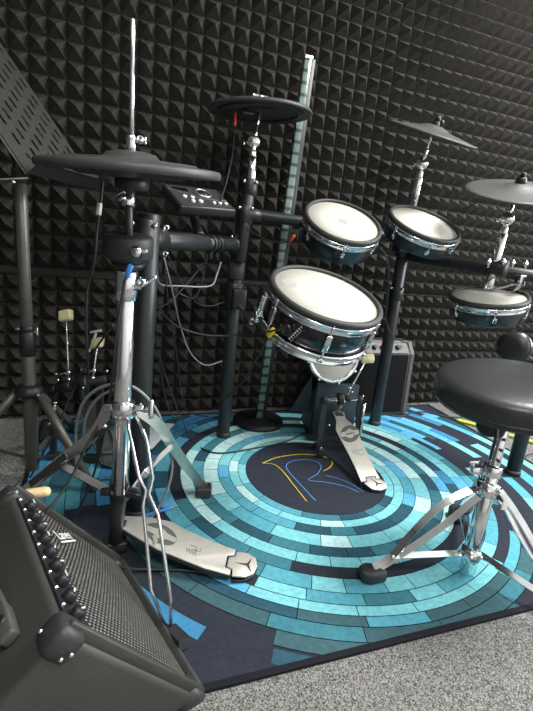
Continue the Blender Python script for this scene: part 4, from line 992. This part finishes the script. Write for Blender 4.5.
cable('cable', 'cable hanging beside the hi-hat with a white tag', ap([(103, 172, .95), (101, 200, .96), (97, 230, .98), (94, 262, 1.0), (87, 290, 1.05), (86, 330, 1.1), (88, 380, 1.2), (84, 430, 1.28)])+[fl(78, 462, .012)], .0032, 'cable')
single('cable_tag', MB().cyl(at(99.8, 203, .958), at(98.6, 215, .962), .0055, seg=12), 'white', 'small white sleeve on the cable left of the hi-hat', 'cable tag', at(99, 209, .96))
cable('cable', 'cable with blue plug running down along the chrome hi-hat tube', ap([(128, 272, .925), (124, 285, .925), (117, 330, .96), (112, 380, 1.0), (103, 440, 1.1), (88, 490, 1.17)])+[fl(62, 540, .012)], .0030, 'cable')
single('cable_plug', MB().cyl(at(131, 265, .905), at(126.5, 277, .918), .0058, seg=12), 'blue', 'blue plug at the bottom of the hi-hat controller', 'plug', at(128, 272, .92))
cable('cable', 'black cable sagging from the hi-hat tube over the pedal to the rug at left', ap([(113, 325, 1.06), (95, 350, 1.25), (75, 385, 1.40), (60, 420, 1.42), (45, 450, 1.42)])+[fl(30, 478, .006)], .003, 'cable')
cable('cable', 'black cable slanting from the chrome collar to the near left amplifier', ap([(118, 395, 1.05), (90, 440, 1.02), (70, 480, 1.0), (45, 515, .96)]), .0032, 'cable')
lp = ap([(76, 470, 1.32), (76, 430, 1.24), (82, 405, 1.18), (96, 390, 1.15), (115, 384, 1.13), (135, 388, 1.12), (155, 408, 1.14), (168, 440, 1.2), (172, 470, 1.26), (163, 500, 1.27), (148, 520, 1.27), (130, 530, 1.28)])
cable('cable', 'thick grey cable looped in a big ring round the hi-hat stand legs', lp, .0040, 'greycable')
cable('cable', 'second thick grey cable loop inside the big ring at the hi-hat stand', ap([(84, 455, 1.3), (84, 425, 1.22), (92, 405, 1.18), (108, 392, 1.15), (128, 392, 1.14)])+ap([(120, 470, 1.25), (100, 480, 1.3)]), .0036, 'greycable')
cable('cable', 'thin black cable hanging from the left tom pad beside the right post', ap([(380, 247, 1.52), (388, 262, 1.6), (388, 290, 1.7), (386, 318, 1.85), (392, 335, 2.0), (404, 342, 2.13), (412, 341, 2.15)]), .0026, 'cable')
cable('cable', 'cable from the highest right cymbal pad down to its arm', ap([(449, 146, 1.68), (446, 156, 1.70), (432, 172, 1.78), (420, 186, 1.82)]), .0024, 'cable')
cable('cable', 'cable strung from the far right cymbal pad toward the wall', ap([(490, 196, 1.60), (470, 206, 1.68), (458, 211, 1.72)]), .0024, 'cable')
cable('cable', 'white-edged cable lying on the rug at the foot of the combo amplifier', [fl(380, 410, .012), fl(390, 415, .011), fl(403, 416, .011), fl(410, 413, .011), fl(425, 412, .011), fl(450, 417, .010), fl(480, 416, .008)], .0034, 'cable')
cable('cable', 'cable hanging under the drum stool by its post', ap([(507, 422, 1.30), (507, 432, 1.32), (502, 445, 1.38), (500, 452, 1.42)]), .0022, 'cable')
cable('cable', 'dark cable at the right edge behind the stool crossing the rug edge', [fl(520, 462, .012), fl(528, 455, .012), fl(540, 452, .012)]+[fl(560, 450, .012)], .0026, 'cable')
cable('cable', 'thin cable crossing from the module bracket to the thick post under the left bar', ap([(205, 262, 1.50), (190, 280, 1.48), (172, 300, 1.42), (158, 308, 1.3), (150, 306, 1.22)]), .0024, 'cable')
cable('cable', 'cable hanging in a long curve from the thick post toward the lower middle post', ap([(164, 258, 1.19), (172, 290, 1.32), (180, 325, 1.5), (190, 352, 1.6), (205, 365, 1.66), (222, 361, 1.72)]), .0024, 'greycable')
cable('cable', 'faint cable dropping from the left bar to a bend before the middle post clamp', ap([(168, 256, 1.25), (180, 280, 1.4), (196, 302, 1.55), (210, 306, 1.62), (224, 302, 1.68)]), .0022, 'cable')
cable('cable', 'pair of thin cables falling straight beside the thick post, left strand', ap([(154, 262, 1.17), (155, 300, 1.22), (158, 350, 1.35), (166, 400, 1.55)])+[fl(176, 424, .011)], .0022, 'cable')
cable('hose', 'bright yellow-green hose lying on the grey carpet behind the stool', [fl(457, 420, .009), fl(480, 426, .009), fl(505, 434, .009), fl(533, 442, .009), fl(570, 452, .009)], .0085, 'lime', 'hose')
cable('cable', 'short cable resting on the far corner of the near left amplifier', [tq(-20, 520, .006), tq(0, 505, .006), tq(10, 496, .006), tq(20, 494, .008)], .003, 'greycable')
pq = [fl(109, 441, RT+.0006), fl(128, 420, RT+.0006), fl(175, 424, RT+.0006), fl(152, 449, RT+.0006)]
single('paper_sheet', MB().prism(pq, (0, 0, .0008)), 'paper', 'white sheet of paper lying on the rug behind the hi-hat stand', 'paper', pq[0])
pe = Thing('pencil', 'bright blue pencil with golden tip lying on the rug behind the silver footboard', 'pencil', fl(160, 510, RT))
pa_, pb2 = fl(134, 519, RT+.005), fl(173, 507, RT+.005); pd = (pb2-pa_).normalized()
pe.part('shaft', MB().cyl(pa_, pb2, .0045, seg=8), 'blue'); pe.part('tip', MB().cyl(pb2, pb2+pd*.02, .0042, .001, seg=8), 'gold')
# drumstick leaning behind the amp
tipk = at(50, 490.5, 1.05); bt_ = at(-20, 500, .99); dk_ = (bt_-tipk).normalized()
a0_ = tq(20, 494, .012)
tipk = at(47, 491.5, .985); s_in = at(22, 495, .975)
dk_ = (tipk-s_in).normalized()
drs = MB().lathe(s_in-dk_*.05, dk_, [(0, 0), (.006, .0), (.0105, .03), (.0115, .06), (.0115, .05+(tipk-s_in).length-.004), (.009, .05+(tipk-s_in).length+.005), (0, .05+(tipk-s_in).length+.009)], 24)
single('drumstick', drs, 'wood', 'pale wooden drumstick end poking out over the near left amplifier corner', 'drumstick', s_in)
# ------------------------------------------------------------------ lights
def area(name, loc, rot, size, size_y, power, col=(1, 1, 1)):
    l = bpy.data.lights.new(name, 'AREA'); l.shape = 'RECTANGLE'; l.size = size; l.size_y = size_y; l.energy = power; l.color = col
    o = bpy.data.objects.new(name, l); COL.objects.link(o); o.location = loc; o.rotation_euler = rot; return o
area('window_daylight', (X1+.15, .15, 1.55), (0, math.radians(90), 0), 1.2, 2.0, 130, (.93, .97, 1.0))
def emis(name, c, s):
    m = bpy.data.materials.new(name); m.use_nodes = True; b = m.node_tree.nodes['Principled BSDF']
    b.inputs['Base Color'].default_value = (.8, .8, .8, 1); b.inputs['Emission Color'].default_value = c+(1,); b.inputs['Emission Strength'].default_value = s; return m
M['glow'] = emis('lamp_diffuser', (1, .98, .95), 9)
for i, (x, y, lab) in enumerate(((1.9, .9, 'square white ceiling light panel over the right side of the room'), (.2, -.5, 'square white ceiling light panel behind the viewer'))):
    T = Thing('ceiling_light', lab, 'ceiling light', (x, y, Z1-.03))
    T.part('frame', MB().abox((x-.32, y-.32, Z1-.03), (x+.32, y+.32, Z1-.001)), 'white_wall')
    T.part('diffuser', MB().abox((x-.29, y-.29, Z1-.034), (x+.29, y+.29, Z1-.029)), 'glow')
    area('ceiling_lamp', (x, y, Z1-.05), (0, 0, 0), .55, .55, (70, 26)[i], (1, .98, .95))
w = bpy.data.worlds.new('world'); sc.world = w; w.use_nodes = True
w.node_tree.nodes['Background'].inputs[0].default_value = (.75, .85, 1, 1); w.node_tree.nodes['Background'].inputs[1].default_value = 1.0
